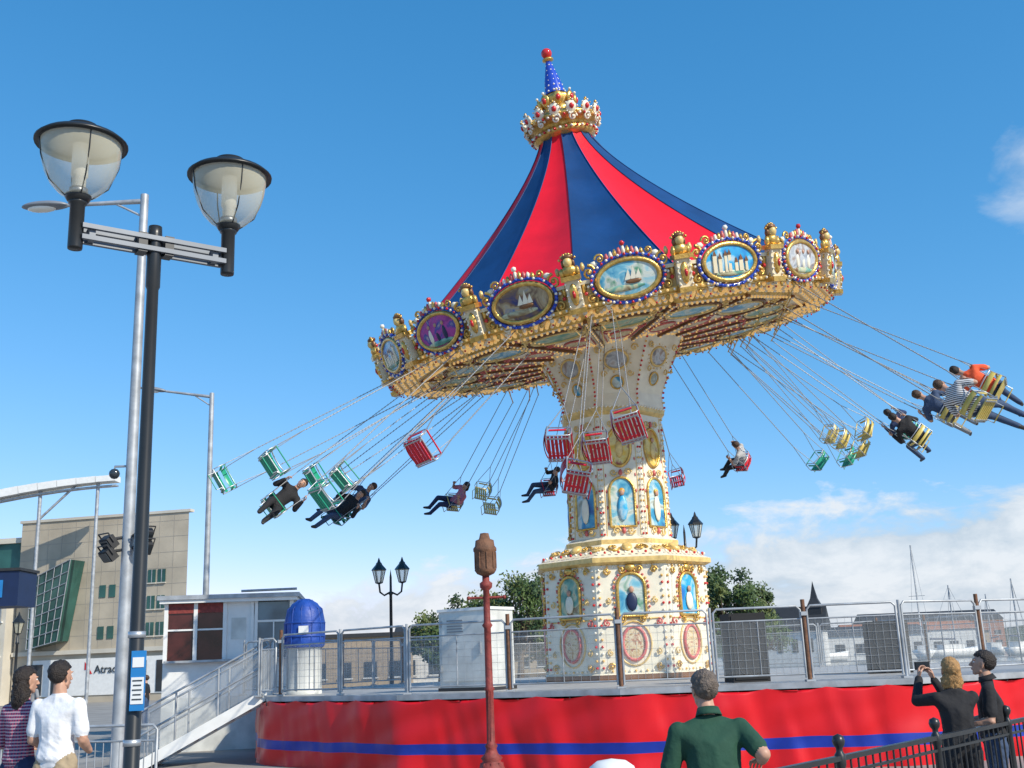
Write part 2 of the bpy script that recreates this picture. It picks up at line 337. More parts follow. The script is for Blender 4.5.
for i in range(8):
    F,w,h=quadframe(rings[2][i],rings[2][(i+1)%8],rings[3][(i+1)%8],rings[3][i])
    Fu=F@T(0,.48,.0)
    pts=arch(mb,Fu,.27,.42,ptA[i],.03); pts2=[V((p.x*1.08,p.y*1.06,.035)) for p in pts]; mb.tube(pts2+[pts2[0]],.035,'gold',6,True,Fu)
    for q,p in enumerate(pts2): mb.sph((p.x*1.25,p.y*1.13,.03),.03,['rose','bulb_amber','rose'][q%3],1,Fu)
    for sx in(-1,1):
        for q in range(6): mb.sph((sx*.37,-.36+q*.1,.02),.028,'rose' if q%2 else 'bulb_amber',1,Fu)
    mb.sph((0,-.15,.05),(.12,.20,.03),'cream_light' if i%2 else 'navy',2,Fu); mb.sph((0,.10,.06),(.055,.07,.03),'skin',2,Fu)
    mb.sph((0,.56,.04),(.12,.08,.05),'gold',2,Fu)
    for sx in(-1,1): mb.scroll(Fu,sx*.18,.52,.08,0,'gold',.022,sx)
    Fl=F@T(0,-.52,.01)
    mb.ell(Fl,.22,.32,'paint_ochre',20,.02,.03); mb.ring(Fl,.24,.34,.035,'rose',20,5,.02); mb.ring(Fl,.36,.45,.02,'gold_paint',20,5,.005)
    for sx in(-1,1):
        for sy,yy in((1,.98),(-1,-.98)): mb.scroll(F,sx*.50,yy,.08,0,'gold',.022,sx*sy)
        mb.scroll(F,sx*.22,-.03,.08,pi/2,'gold',.02,sx); mb.scroll(F,sx*.54,-.1,.08,pi/2,'rose',.018,-sx); mb.scroll(F,sx*.50,-.7,.07,pi/2,'gold_paint',.016,-sx); mb.scroll(F,sx*.50,.35,.07,pi/2,'gold_paint',.016,sx)
        for q in range(15):
            mb.sph((sx*(w/2-.07),-1.0+q*2.0/14,.02),.032,['bulb_red','bulb_amber','bulb_white'][q%3],1,F)
    for q in range(11):
        for yy in(-1.07,1.07): mb.sph((-.6+q*.12,yy,.02),.028,['bulb_white','bulb_amber'][q%2],1,F)
    mb.tube([(-w/2+.14,-.02,.01),(w/2-.14,-.02,.01)],.016,'gold_paint',5,True,F)
    F,w,h=quadframe(rings[6][i],rings[6][(i+1)%8],rings[7][(i+1)%8],rings[7][i])
    for sx in(-1,1): mb.scroll(F,sx*.3,0,.14,0,'gold',.028,sx); mb.scroll(F,sx*.60,-.05,.1,0,'gold_paint',.024,-sx)
    mb.sph((0,.02,.05),(.12,.16,.07),'gold_paint',2,F)
    for q in range(10): mb.sph((-.65+q*.145,-h/2,.06),.034,['bulb_white','bulb_red'][q%2],1,F)
    F,w,h=quadframe(rings[9][i],rings[9][(i+1)%8],rings[10][(i+1)%8],rings[10][i])
    F1=F@T(0,-.62,.0)
    pts=arch(mb,F1,.26,.52,'paint_cyan' if i%2==0 else 'paint_sea',.02); pts2=[V((p.x*1.08,p.y*1.05,.025)) for p in pts]; mb.tube(pts2+[pts2[0]],.03,'gold',6,True,F1)
    mb.sph((0,-.14,.04),(.11,.30,.03),'paint_blue' if i%2==0 else 'cream_light',2,F1); mb.sph((0,.20,.05),(.055,.07,.03),'skin',2,F1); mb.sph((0,.24,.04),(.07,.07,.03),'paint_yellow',2,F1)
    F1=F@T(0,.62,.0)
    mb.ell(F1,.24,.42,'paint_yellow',24,.02,.02); mb.ring(F1,.26,.44,.035,'gold',24,6,.02); mb.sph((0,-.06,.04),(.09,.2,.03),'gold_paint',2,F1); mb.sph((0,.18,.05),(.05,.06,.03),'skin',2,F1)
    for yy in(-1.26,1.16,0.04):
        for sx in(-1,1): mb.scroll(F,sx*.16,yy,.09,0,'gold_paint',.018,sx if yy>0 else -sx)
        mb.sph((0,yy,.03),(.05,.08,.04),'rose',1,F)
    for sx in(-1,1):
        for q in range(23): mb.sph((sx*(w/2-.035),-1.33+q*2.66/22,.015),.028,['bulb_red','bulb_white','bulb_amber','bulb_white'][q%4],1,F)
        for q in range(7): mb.sph((sx*.33,-1.1+q*.36,.0),(.02,.05,.02),'rose',1,F)
        mb.tube([(sx*(w/2-.09),-1.36,.0),(sx*(w/2-.09),1.36,.0)],.010,'gold_paint',4,True,F)
    j0=nb
    F,w,h=quadframe(rings[j0][i],rings[j0][(i+1)%8],rings[-1][(i+1)%8],rings[-1][i])
    F1=F@T(0,.16,-.07)
    mb.ell(F1,.25,.20,'paint_grey',20,.05,.02); mb.ring(F1,.27,.22,.03,'gold_paint',20,5,.05); mb.beads(F1,.35,.29,18,.022,['bulb_white','bulb_amber'],.05)
    F1=F@T(0,-.36,-.03); mb.ell(F1,.12,.13,'paint_sea',16,.02,.02); mb.ring(F1,.14,.15,.022,'gold',16,5,.02)
    for sx in(-1,1): mb.scroll(F,sx*.42,.42,.09,0,'gold_paint',.02,sx); mb.scroll(F,sx*.30,-.15,.08,0,'gold_paint',.018,-sx)
    for j in range(nb-1,len(rings)-1):
        p,q_=rings[j][i],rings[j+1][i]
        for q in range(3): c=p.lerp(q_,(q+.5)/3); c=c+(c-V((TX,TY,c.z))).normalized()*.02; mb.sph(c,.03,['bulb_red','bulb_amber'][q%2],1)
    for q in range(10):
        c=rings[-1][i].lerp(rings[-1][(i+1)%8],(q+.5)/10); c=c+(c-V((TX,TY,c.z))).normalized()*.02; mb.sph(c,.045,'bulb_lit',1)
        c=rings[nb-1][i].lerp(rings[nb-1][(i+1)%8],(q+.5)/10); mb.sph(c,.033,'bulb_white',1)
mb.build('centre_tower',ride)

# ------------------------------------------------------------ people
def hull(ells,lv=2):
    bm=bmesh.new(); P=ICO[lv][0]
    for c,r in ells:
        if not isinstance(r,(tuple,list)): r=(r,r,r)
        for p in P: bm.verts.new((c[0]+p.x*r[0],c[1]+p.y*r[1],c[2]+p.z*r[2]))
    res=bmesh.ops.convex_hull(bm,input=bm.verts[:])
    dele=[g for g in res['geom_interior'] if isinstance(g,bmesh.types.BMVert)]
    bmesh.ops.delete(bm,geom=dele,context='VERTS')
    bm.verts.index_update(); v=[x.co.copy() for x in bm.verts]; f=[[q.index for q in p.verts] for p in bm.faces]; bm.free(); return v,f
def remesh(parts,vox,it=4):
    v=[];f=[]
    for pv,pf in parts:
        o=len(v); v+=pv; f+=[[o+q for q in x] for x in pf]
    me=bpy.data.meshes.new('tmp'); me.from_pydata([tuple(x) for x in v],[],f); ob=bpy.data.objects.new('tmp',me); scene.collection.objects.link(ob)
    m=ob.modifiers.new('r','REMESH'); m.mode='VOXEL'; m.voxel_size=vox
    m=ob.modifiers.new('s','SMOOTH'); m.iterations=it; m.factor=.5
    dg=bpy.context.evaluated_depsgraph_get(); ev=ob.evaluated_get(dg); em=ev.to_mesh()
    rv=[x.co.copy() for x in em.vertices]; rf=[list(p.vertices) for p in em.polygons]; ev.to_mesh_clear()
    bpy.data.objects.remove(ob); bpy.data.meshes.remove(me); return rv,rf
def segd(p,a,b):
    ab=b-a; t=max(0,min(1,(p-a).dot(ab)/max(1e-9,ab.dot(ab)))); return (p-(a+ab*t)).length
def hand(mb,M,side,curl,near,spread=.004):
    parts=[hull([((0,.01,0),(.024,.02,.016)),((.028,.078,0),(.012,.014,.012)),((-.028,.074,0),(.012,.014,.011)),((0,.085,0),(.014,.012,.012))])]
    for i,(x,L) in enumerate(((.031,.072),(.0105,.082),(-.0105,.076),(-.031,.06))):
        p=V((x,.088,0)); ang=0; rr=.0088
        for j,fr in enumerate((.45,.32,.23)):
            ang+=curl*(1.0 if j else .8); q=p+V((x*spread*6,math.cos(ang),-math.sin(ang)))*L*fr
            parts.append(hull([(p,rr),(q,rr*.92)],1)); p=q; rr*=.92
    p=V((.026,.022,-.006)); q=V((.052,.052,-.016)); r=V((.052-.012*curl,.084,-.022-.02*curl))
    parts+= [hull([(p,.014),(q,.0115)],1),hull([(q,.0112),(r,.009)],1)]
    if side<0: M=M@Matrix.Diagonal((-1,1,1,1))
    if near:
        v,f=remesh(parts,.0042,2); mb.add(v,f,'skin',True,M)
    else:
        for v,f in parts: mb.add(v,f,'skin',True,M)
def head(mb,M,hair,near,long=0):
    parts=[hull([((0,-.012,.03),(.074,.092,.082)),((0,.02,.0),(.066,.068,.06))]),hull([((0,.03,-.01),(.060,.055,.05)),((0,.058,-.088),(.024,.022,.018)),((.042,.015,-.062),.02),((-.042,.015,-.062),.02)]),
      hull([((0,.085,.018),.008),((0,.108,-.022),(.013,.011,.010))]),hull([((-.014,.096,-.026),.008),((.014,.096,-.026),.008)]),hull([((-.045,.072,.033),(.012,.010,.007)),((.045,.072,.033),(.012,.010,.007)),((0,.084,.034),.007)]),
      hull([((.077,-.005,.012),(.007,.016,.014)),((.075,.0,-.028),(.006,.010,.010))]),hull([((-.077,-.005,.012),(.007,.016,.014)),((-.075,.0,-.028),(.006,.010,.010))]),hull([((-.018,.078,-.052),(.01,.009,.010)),((.018,.078,-.052),(.01,.009,.010)),((0,.087,-.052),.009)])]
    v,f=remesh(parts,.0055 if near else .011,3); mb.add(v,f,'skin',True,M)
    for s in(-1,1):
        mb.sph((s*.030,.071,.012),(.015,.012,.009),'eye_white',2,M); mb.sph((s*.030,.081,.012),(.006,.004,.006),'iris',1,M)
        mb.sph((s*.030,.084,.036),(.019,.004,.004),hair,1,M)
    mb.sph((0,.088,-.048),(.021,.007,.004),'lip',2,M); mb.sph((0,.087,-.057),(.018,.007,.005),'lip',2,M)
    vs,fs=ICO[4 if near else 3]; out=[]
    for p in vs:
        q=V((p.x*.084,p.y*.104-.016,p.z*.098+.036)); nn=noise.noise(p*5)*.008+noise.noise(p*16)*.006+noise.noise(V((p.x*30,p.y*30,p.z*6)))*.005; q+=p*nn
        lim=.072-.05*max(0,min(1,(-q.y+.03)/.06)) -.10*max(0,min(1,(-q.y-.0)/.03))
        if q.z<lim: q=V((0,-.01,.02))+ (q-V((0,-.01,.02)))*(.72)
        out.append(q)
    mb.add(out,fs,hair,True,M)
    if long:
        vs,fs=ICO[4 if near else 3]; out=[]
        for p in vs:
            q=V((p.x*.088*(1.12 if p.z<0 else 1),-.045+p.y*.072,-.03-long*.5+p.z*(.10+long*.5))); nn=noise.noise(V((p.x*14,p.y*14,p.z*3)))*.02+noise.noise(p*4)*.012; out.append(q+p*nn)
        mb.add(out,fs,hair,True,M)
def person(name,M,J,shirt,trous,hair,near=False,sleeve='short',legs='long',bald=0,long=0,hy=0,hp=0,hr=0,curl=.35,build=1,hands=None,parent=None,scale=1,collar=False):
    J={k:V(p) for k,p in J.items()}; vox=.0105 if near else .02
    pe,ch,ne=J['pelvis'],J['chest'],J['neck']; wa=pe.lerp(ch,.45); B=build
    parts=[hull([(pe,(.160*B,.115*B,.10)),(wa,(.142*B,.108*B,.09))]),hull([(wa,(.142*B,.108*B,.09)),(ch,(.155*B,.115*B,.10))]),
      hull([(ch,(.145*B,.112*B,.09)),(J['shL'],(.056,.062,.050)),(J['shR'],(.056,.062,.050))]),hull([(J['shL'].lerp(ne,.35)-V((0,0,.01)),.045),(J['shR'].lerp(ne,.35)-V((0,0,.01)),.045),(ne-V((0,0,.0)),(.058,.055,.025))]),hull([(ne-V((0,0,.05)),.060),(J['head']-V((0,.005,.06)),.054)])]
    reg=[(shirt,pe,pe,.13*B),(shirt,pe,ch,.135*B),(shirt,J['shL'],J['shR'],.07),(shirt,ch,ne-V((0,0,.04)),.09),(shirt,J['shL'].lerp(ne,.35),J['shR'].lerp(ne,.35),.062),('skin',ne+V((0,0,.01)),J['head'],.066)]
    for s in 'LR':
        sh,el,wr=J['sh'+s],J['el'+s],J['wr'+s]
        parts+=[hull([(sh,.058),(el,.045)]),hull([(el,.044),(el.lerp(wr,.3),.044),(wr,.029)])]
        if sleeve=='short':
            e2=sh.lerp(el,.72); parts.append(hull([(sh,.064),(e2,.066)])); reg+=[(shirt,sh,e2,.066),('skin',e2.lerp(el,.25),el,.045),('skin',el,wr,.036)]
        else:
            parts+=[hull([(sh,.062),(el,.054)]),hull([(el,.053),(wr.lerp(el,.06),.040)])]; reg+=[(shirt,sh,el,.06),(shirt,el,wr.lerp(el,.06),.048),('skin',wr,wr,.034)]
        hp_,kn,an,to=J['hip'+s],J['kn'+s],J['an'+s],J['to'+s]
        parts+=[hull([(hp_,(.100*B,.105*B,.10)),(kn,.066)]),hull([(kn,.064),(an,.052 if legs=='long' else .040)]),hull([(an+ (an-to).normalized()*.03+V((0,0,-.03)),.036),(an,.042),(to,(.040,.040,.026))])]
        if legs=='long': reg+=[(trous,hp_,kn,.09),(trous,kn,an,.06)]
        else: reg+=[(trous,hp_,hp_.lerp(kn,.9),.09),('skin',kn,an,.05)]
        reg+=[('shoe',an+V((0,0,-.035)),to,.05),(trous,pe-V((0,0,.04)),hp_,.115*B)]
    parts.append(hull([(pe+V((0,0,.02)),(.172*B,.128*B,.05)),(wa,(.148*B,.112*B,.04))])); reg.append((shirt,pe+V((0,0,.03)),wa,.14*B))
    v,f=remesh(parts,vox,4)
    if near:
        for i,p in enumerate(v):
            low=max(.35,min(1,(1.30-p.z)/.2))
            d=(noise.noise(p*9)*.011+noise.noise(V((p.x*12,p.y*12,p.z*30+p.x*20)))*.008)*low; v[i]=p+V((noise.noise(p*7+V((5,0,0))),noise.noise(p*7+V((0,9,0))),0)).normalized()*d
    fm=[]
    for q in f:
        c=sum((v[k] for k in q),V((0,0,0)))/len(q); best=min(reg,key=lambda r:segd(c,r[1],r[2])-r[3]); fm.append(best[0])
    mb=MB(); mb.M=M@Matrix.Scale(scale,4)
    mb.add(v,f,fm,True)
    if collar:
        Fc=Matrix.Translation(ne+V((0,0,.03)))@Matrix.Rotation(-.25,4,'X'); mb.lathe([(.062,.02),(.066,.022),(.078,-.012),(.083,-.026),(.078,-.028)],shirt,24,Fc)
    HM=Matrix.Translation(J['head'])@Matrix.Rotation(hy,4,'Z')@Matrix.Rotation(hp,4,'X')@Matrix.Rotation(hr,4,'Y')
    head(mb,HM,hair,near,long)
    for s,sg in(('L',-1),('R',1)):
        wr,el=J['wr'+s],J['el'+s]; d=(wr-el).normalized()
        if hands and s in hands: yd,zd=hands[s]; yd=V(yd).normalized(); zd=V(zd)
        else: yd=d; zd=V((sg,.15,.0))
        zd=(zd-yd*zd.dot(yd)).normalized(); xd=yd.cross(zd)
        HMx=Matrix.Identity(4)
        for i in range(3): HMx[i][0]=xd[i];HMx[i][1]=yd[i];HMx[i][2]=zd[i];HMx[i][3]=(wr-d*.01)[i]
        hand(mb,HMx,1 if s=='L' else -1,curl,near)
    return mb.build(name,parent)
def cloth(name,c,**k): return mat(name,c,.85,0,var=.1,vs=8,bump=.5,bs=14,**k).name
def hairm(name,c): return mat(name,c,.55,0,var=.35,vs=40,bump=.8,bs=90).name
cloth('cloth_white',(.74,.75,.78)); cloth('cloth_green',(.012,.060,.036)); cloth('cloth_black',(.013,.013,.016)); cloth('cloth_navy',(.015,.03,.09)); cloth('cloth_orange',(.80,.10,.03)); cloth('cloth_khaki',(.36,.28,.18)); cloth('cloth_jeans',(.04,.07,.14)); cloth('cloth_grey',(.25,.26,.28)); cloth('cloth_pink',(.5,.15,.2))
hairm('hair_dark',(.02,.013,.01)); hairm('hair_brown',(.07,.035,.018)); hairm('hair_blonde',(.40,.22,.08)); hairm('hair_grey',(.13,.10,.08))
def plaid(name,c1,c2,c3,s):
    m=bpy.data.materials.new(name); m.use_nodes=True; nt=m.node_tree; N=nt.nodes; L=nt.links; b=N['Principled BSDF']; b.inputs['Roughness'].default_value=.85
    tc=N.new('ShaderNodeTexCoord'); mx=None
    for ax,cc in(('X',c2),('Z',c3)):
        w=N.new('ShaderNodeTexWave'); w.bands_direction=ax; w.inputs['Scale'].default_value=s; w.inputs['Distortion'].default_value=.8; L.new(tc.outputs['Object'],w.inputs['Vector'])
        gt=N.new('ShaderNodeMath'); gt.operation='GREATER_THAN'; gt.inputs[1].default_value=.62; L.new(w.outputs['Fac'],gt.inputs[0])
        m2=N.new('ShaderNodeMix'); m2.data_type='RGBA'; m2.inputs[7].default_value=(*cc,1)
        L.new(gt.outputs[0],m2.inputs[0])
        if mx is None: m2.inputs[6].default_value=(*c1,1)
        else: L.new(mx.outputs[2],m2.inputs[6])
        mx=m2
    L.new(mx.outputs[2],b.inputs['Base Color']); MATS[name]=m
plaid('cloth_plaid',(.30,.03,.09),(.04,.03,.10),(.45,.32,.38),11)
plaid('cloth_stripe',(.7,.7,.7),(.7,.7,.7),(.02,.02,.03),9)

# ------------------------------------------------------------ seats
n2,C2,xs_,ys_,MS=tiltframe((-.165,-.175,1),(2.33,25,9.25))
def seatpos(ai,r,phi,L=4.8):
    a=rad(ai)
    A0_=C2+xs_*(r*math.cos(a))+ys_*(r*math.sin(a))-n2*.4
    o=xs_*math.cos(a)+ys_*math.sin(a); o.z=0; o.normalize()
    S=A0_+o*L*math.sin(rad(phi))-V((0,0,1))*L*math.cos(rad(phi))
    A=MC@pol(r,a,hC-.27); return A,S,o
SEATS=[(204,5.0,61,'g',0),(222,5.0,60,'g',0),(200,4.3,52,'g','fly'),(212,3.6,56,'g',0),(228,5.0,50,'g',0),(220,3.6,54,'g',0),(158,3.6,54,'g','a'),(166,3.6,50,'g','b'),
(244,5.0,56,'r',0),(120,5.0,54,'y','c'),(113,5.0,58,'y',0),(114,4.3,50,'y',0),(100,4.3,56,'r','b'),(258,4.3,52,'r',0),(262,3.6,50,'r',0),(260,5.0,44,'r',0),(266,5.0,54,'r',0),(72,4.3,52,'r',0),
(56,3.6,56,'r','d'),(36,3.6,50,'g',0),(36,4.3,58,'y',0),(26,3.6,60,'y',0),(42,5.0,61,'y',0),(36,5.0,48,'g',0),(30,4.3,52,'y',0),(8,4.3,60,'y',0),(2,3.6,50,'y','b'),(24,5.0,56,'g','e'),(332,4.3,58,'y','o'),(314,5.0,50,'y','f'),(340,3.6,54,'y','a')]
CM={'g':'seat_green','r':'seat_red','y':'seat_yellow'}
seatmb=MB(); chmb=MB()
RID={'fly':('cloth_black','cloth_black','hair_dark'),'a':('cloth_jeans','cloth_grey','hair_brown'),'b':('cloth_black','cloth_jeans','hair_dark'),'c':('cloth_pink','cloth_navy','hair_dark'),'d':('cloth_stripe','cloth_black','hair_brown'),'e':('cloth_navy','cloth_black','hair_dark'),'o':('cloth_orange','cloth_jeans','hair_dark'),'f':('cloth_stripe','cloth_jeans','hair_brown')}
def rpose(kind):
    j=dict(pelvis=(0,-.05,.14),chest=(0,-.13,.46),neck=(0,-.14,.65),head=(0,-.12,.81),shL=(-.18,-.13,.57),shR=(.18,-.13,.57),elL=(-.31,.0,.38),elR=(.31,.0,.38),wrL=(-.27,.08,.58),wrR=(.27,.08,.58),
       hipL=(-.09,.0,.12),hipR=(.09,.0,.12),knL=(-.12,.42,.13),knR=(.12,.42,.13),anL=(-.11,.55,-.27),anR=(.11,.52,-.28),toL=(-.12,.70,-.30),toR=(.12,.67,-.31))
    if kind in('fly','f','d','o'):
        j.update(knL=(-.11,.40,.02),knR=(.11,.42,.04),anL=(-.10,.66,-.30),anR=(.09,.70,-.26),toL=(-.11,.78,-.36),toR=(.10,.83,-.30))
    return j
for idx,(ai,r,phi,c,rd) in enumerate(SEATS):
    A,S,o=seatpos(ai,r,phi); z=(A-S).normalized(); fwd=V((-o.y,o.x,0)); x=fwd.cross(z).normalized(); y=z.cross(x)
    M=Matrix.Identity(4)
    for i in range(3): M[i][0]=x[i];M[i][1]=y[i];M[i][2]=z[i];M[i][3]=S[i]
    M=M@Matrix.Rotation(random.uniform(-.3,.3),4,'Z')
    sc=.95; Ms=M@Matrix.Scale(sc,4); m=CM[c]; b=seatmb
    for q in range(6): b.box((0,-.17+q*.068,0),(.46,.05,.022),m,Ms)
    for sx in(-1,1): b.box((sx*.2,0,-.02),(.025,.40,.02),'steel',Ms)
    def arc(z_,off=0,wd=.25): return [V((wd*math.sin(a)/math.sin(.9),-.20+off-.06*(math.cos(a)-math.cos(.9))/(1-math.cos(.9)),z_)) for a in [-.9+1.8*i/8 for i in range(9)]]
    for zl,zh in((.07,.13),(.20,.30)):
        p=arc(zl)+arc(zh,-.015)+arc(zh,-.03)+arc(zl,-.015)
        b.add(p,[(i,i+1,i+10,i+9) for i in range(8)]+[(i+18,i+19,i+28,i+27) for i in range(8)]+[(i+9,i+10,i+19,i+18) for i in range(8)],m,True,Ms)
    b.tube(arc(.34,-.02),.014,'steel',6,True,Ms)
    for sx in(-1,1):
        b.box((sx*.25,-.03,.20),(.014,.30,.05),m,Ms)
        b.tube([(sx*.25,-.20,.0),(sx*.25,.19,.0),(sx*.25,.22,.05),(sx*.25,.21,.24),(sx*.25,.15,.28),(sx*.25,-.20,.30),(sx*.25,-.22,.34)],.012,'steel',6,True,Ms)
        b.tube([(sx*.25,-.20,.0),(sx*.25,-.22,.34)],.012,'steel',6,True,Ms)
        b.tube([(sx*.18,.18,-.02),(sx*.18,.23,-.15)],.010,'steel',5,True,Ms)
    b.tube([(-.25,.20,.24),(.25,.20,.24)],.014,m,6,True,Ms); b.tube([(-.25,.19,.0),(.25,.19,.0)],.013,'steel',6,True,Ms); b.tube([(-.18,.23,-.15),(.18,.23,-.15)],.012,m,5,True,Ms)
    xh=M@V((.30,0,0))-M@V((0,0,0))
    a1=(M@V((.28*sc,.0,1.0)),M@V((-.28*sc,.0,1.0)))
    for sg,mid in zip((1,-1),a1):
        top=A+xh*sg*.9; chmb.tube([top,mid],.010,'chain',4,False)
        for yy in(.19,-.21): chmb.tube([mid,Ms@V((sg*.25,yy,.29))],.009,'chain',4,False)
        for k in range(0,90,2):
            p=top.lerp(mid,(k+.5)/90); chmb.sph(p,(.012,.012,.02),'chain',1)
    chmb.tube([A+xh*1.0,A-xh*1.0],.014,'gold_paint',6); chmb.tube([A,A+n*.12],.018,'gold_paint',6)
    if rd:
        sh,tr_,ha=RID[rd]; person('swing_rider',M,rpose(rd),sh,tr_,ha,sleeve='long' if rd in('fly','b','e') else 'short',curl=.8,hp=-.05,hy=random.uniform(-.3,.3),long=.06 if rd=='c' else 0,scale=1.10,hands={'L':((0,.3,1),(-1,0,0)),'R':((0,.3,1),(1,0,0))})
seatmb.build('swing_seats',ride); chmb.build('swing_chains',ride)

# ------------------------------------------------------------ platform
PL=[(-6.0,25.6),(-4.95,21.8),(-2.15,19.2),(1.5,17.6),(6.0,17.2),(10.6,19.3),(13.2,25),(10,31),(2.3,33.5),(-3.5,31)]
HP=1.25
plat=empty('ride_platform')
mb=MB()
mb.add([V((x,y,HP)) for x,y in PL],[tuple(range(len(PL)))],'deck')
for i in range(len(PL)):
    a=V((*PL[i],0)); b=V((*PL[(i+1)%len(PL)],0)); d=(b-a).normalized(); nrm=V((d.y,-d.x,0))
    F=frame((a+b)/2+V((0,0,HP-.04)),d,(0,0,1)); mb.box((0,0,.01),((b-a).length+.02,.09,.06),'galv',F)
    q=0
    while q<(b-a).length:
        p=a+d*q+nrm*.05; mb.tube([p+V((0,0,HP-.1)),p+V((0,0,HP-.17))],.012,'dark',4); q+=.45
mb.build('deck',plat)
# skirt: one continuous sheet following the platform edge with rounded corners
path=[]
cen=V((2.8,25,0)); NP=len(PL)
for i in range(NP):
    p0_=V((*PL[i-1],0)); p1_=V((*PL[i],0)); p2_=V((*PL[(i+1)%NP],0)); R=.5
    q0=p1_+(p0_-p1_).normalized()*R; q1=p1_+(p2_-p1_).normalized()*R
    for k in range(9): t=k/8; path.append(q0*(1-t)**2+p1_*2*t*(1-t)+q1*t*t)
    nx_=V((*PL[(i+1)%NP],0)); e1=nx_+(p1_-nx_).normalized()*R; m_=max(2,int((e1-q1).length/.055))
    for k in range(1,m_): path.append(q1.lerp(e1,k/m_))
mb=MB(); nz=28; vs=[];fs=[];fm=[]; S_=0; n_=len(path)
for k in range(n_+1):
    p=path[k%n_]; pn=path[(k+1)%n_]; pp=path[(k-1)%n_]; d=(pn-pp).normalized(); nrm=V((d.y,-d.x,0))
    for j in range(nz+1):
        z=1.18*j/nz; dn=1-z/1.18
        f1=noise.noise(V((S_*1.5,z*.30,3)))*.10*(.3+dn)+ noise.noise(V((S_*4.5+z*1.2,z*.5,9)))*.030*(.4+dn) + noise.noise(V((S_*1.4-z*1.8,z*2.2,1)))*.030
        f1-=abs(math.sin(S_*pi/.9))*.022*(1-dn)
        vs.append(p+nrm*(.12+f1)+V((0,0,z-(.05*abs(math.sin(S_*pi/.9)) if j==nz else .012*noise.noise(V((S_*1.5,z*2,7)))))))
    S_+=(pn-p).length
for k in range(n_):
    for j in range(nz):
        p=k*(nz+1)+j; fs.append((p,p+nz+1,p+nz+2,p+1)); fm.append('vinyl_blue' if 7<=j<=10 else 'vinyl_red')
mb.add(vs,fs,fm,True)
mb.build('vinyl_skirt',plat)
def fence(name,pts,z0,h=1.22,step=1.55,infill='perspex',bars=False):
    e=empty(name); mb=MB(); gl=MB()
    for i in range(len(pts)-1):
        a=V((*pts[i],z0)); b=V((*pts[i+1],z0)); L_=(b-a).length; nn=max(1,round(L_/step)); d=(b-a)/L_
        for k in range(nn):
            p=a+d*(L_*k/nn+.05); q=a+d*(L_*(k+1)/nn-.05); w=(q-p).length; up=V((0,0,1)); F=frame((p+q)/2,d,up)
            pts2=[(-w/2,0.06,0),(-w/2,h-.06,0),(-w/2+.06,h,0),(w/2-.06,h,0),(w/2,h-.06,0),(w/2,.06,0)]
            mb.tube(pts2,.021,'galv',6,True,F); mb.tube([(-w/2,.12,0),(w/2,.12,0)],.016,'galv',5,True,F); mb.tube([(-w/2,h-.2,0),(w/2,h-.2,0)],.014,'galv',5,True,F)
            if infill:
                gl.box((0,(h-.08)/2+.02,0),(w-.05,h-.34,.008),infill,F)
                mb.tube([(0,.12,0),(0,h-.2,0)],.010,'galv',4,False,F)
            if infill=='perspex':
                for t in range(1,12): x=-w/2+t*w/12; mb.tube([(x,.12,.012),(x,h-.2,.012)],.0025,'galv',3,False,F)
                for t in range(1,7): mb.tube([(-w/2,.12+t*(h-.32)/7,.012),(w/2,.12+t*(h-.32)/7,.012)],.0025,'galv',3,False,F)
            if bars:
                nb_=int(w/.12)
                for t in range(nb_): x=-w/2+(t+.5)*w/nb_; mb.tube([(x,.12,0),(x,h-.2,0)],.008,'galv',4,False,F)
            P=a+d*(L_*k/nn); tl=(k+i)%2==0 and infill=='perspex'
            mb.tube([P,P+up*(h+(.10 if tl else .03))],.034 if tl else .024,'rust_brown' if tl else 'galv',8)
            if tl: mb.box(P+up*(h-.12),(.10,.10,.06),'galv')
            mb.box(P+up*.02,(.14,.14,.03),'galv')
    mb.build('frame',e)
    if infill: gl.build('panels',e)
    return e
inn=[]
cx=V((2.8,25,0))
for x,y in PL: p=V((x,y,0)); inn.append(tuple((p+(cx-p).normalized()*.22)[:2]))
fence('safety_fence',[inn[1],inn[2],inn[3],inn[4],inn[5],inn[6],inn[7],inn[8],inn[9],inn[0]],HP+.0,1.16)

def placed(name,loc,rz=0):
    mb=MB(); mb.M=Matrix.Translation(loc)@Matrix.Rotation(rz,4,'Z'); return mb
mb=placed('c',(-.85,20.6,HP),rad(-32))
mb.box((0,0,.74),(1.15,.75,1.36),'white_dirty'); mb.box((0,0,.03),(1.2,.8,.06),'dark'); mb.box((0,0,1.44),(1.2,.8,.05),'white_paint'); mb.box((0,-.385,.75),(1.0,.02,1.15),'white_dirty'); mb.box((.35,-.405,.75),(.04,.03,.2),'galv')
for k in range(5): mb.box((-.2,-.40,1.05+.05*k),(.35,.012,.02),'grey_paint')
for k in range(2): mb.box((-.52,-.40,.4+.8*k),(.03,.03,.12),'galv')
mb.build('control_cabinet')
def speaker(loc,rz,w,h):
    mb=placed('s',loc,rz); mb.box((0,0,h/2),(w,w*.9,h),'black_matt'); mb.box((0,-w*.46,h/2),(w*.9,.02,h*.92),'black_matt')
    for zz,rr in((h*.28,w*.36),(h*.68,w*.36)):
        F=frame((0,-w*.475,zz),(1,0,0),(0,0,1)); mb.ring(F,rr,rr,.010,'dark',24,5); mb.ell(F,rr*.9,rr*.9,'black_matt',24,.005,-.03)
    for sx in(-1,1): mb.tube([(sx*w*.5,-.08,h*.6),(sx*w*.54,0,h*.6),(sx*w*.5,.08,h*.6)],.012,'dark',5)
    mb.build('loudspeaker_cabinet')
speaker((3.75,18.9,HP),.1,.62,1.12); speaker((6.9,21.2,HP),-.2,.75,.95)
mb=placed('b',(-4.50,23.0,HP))
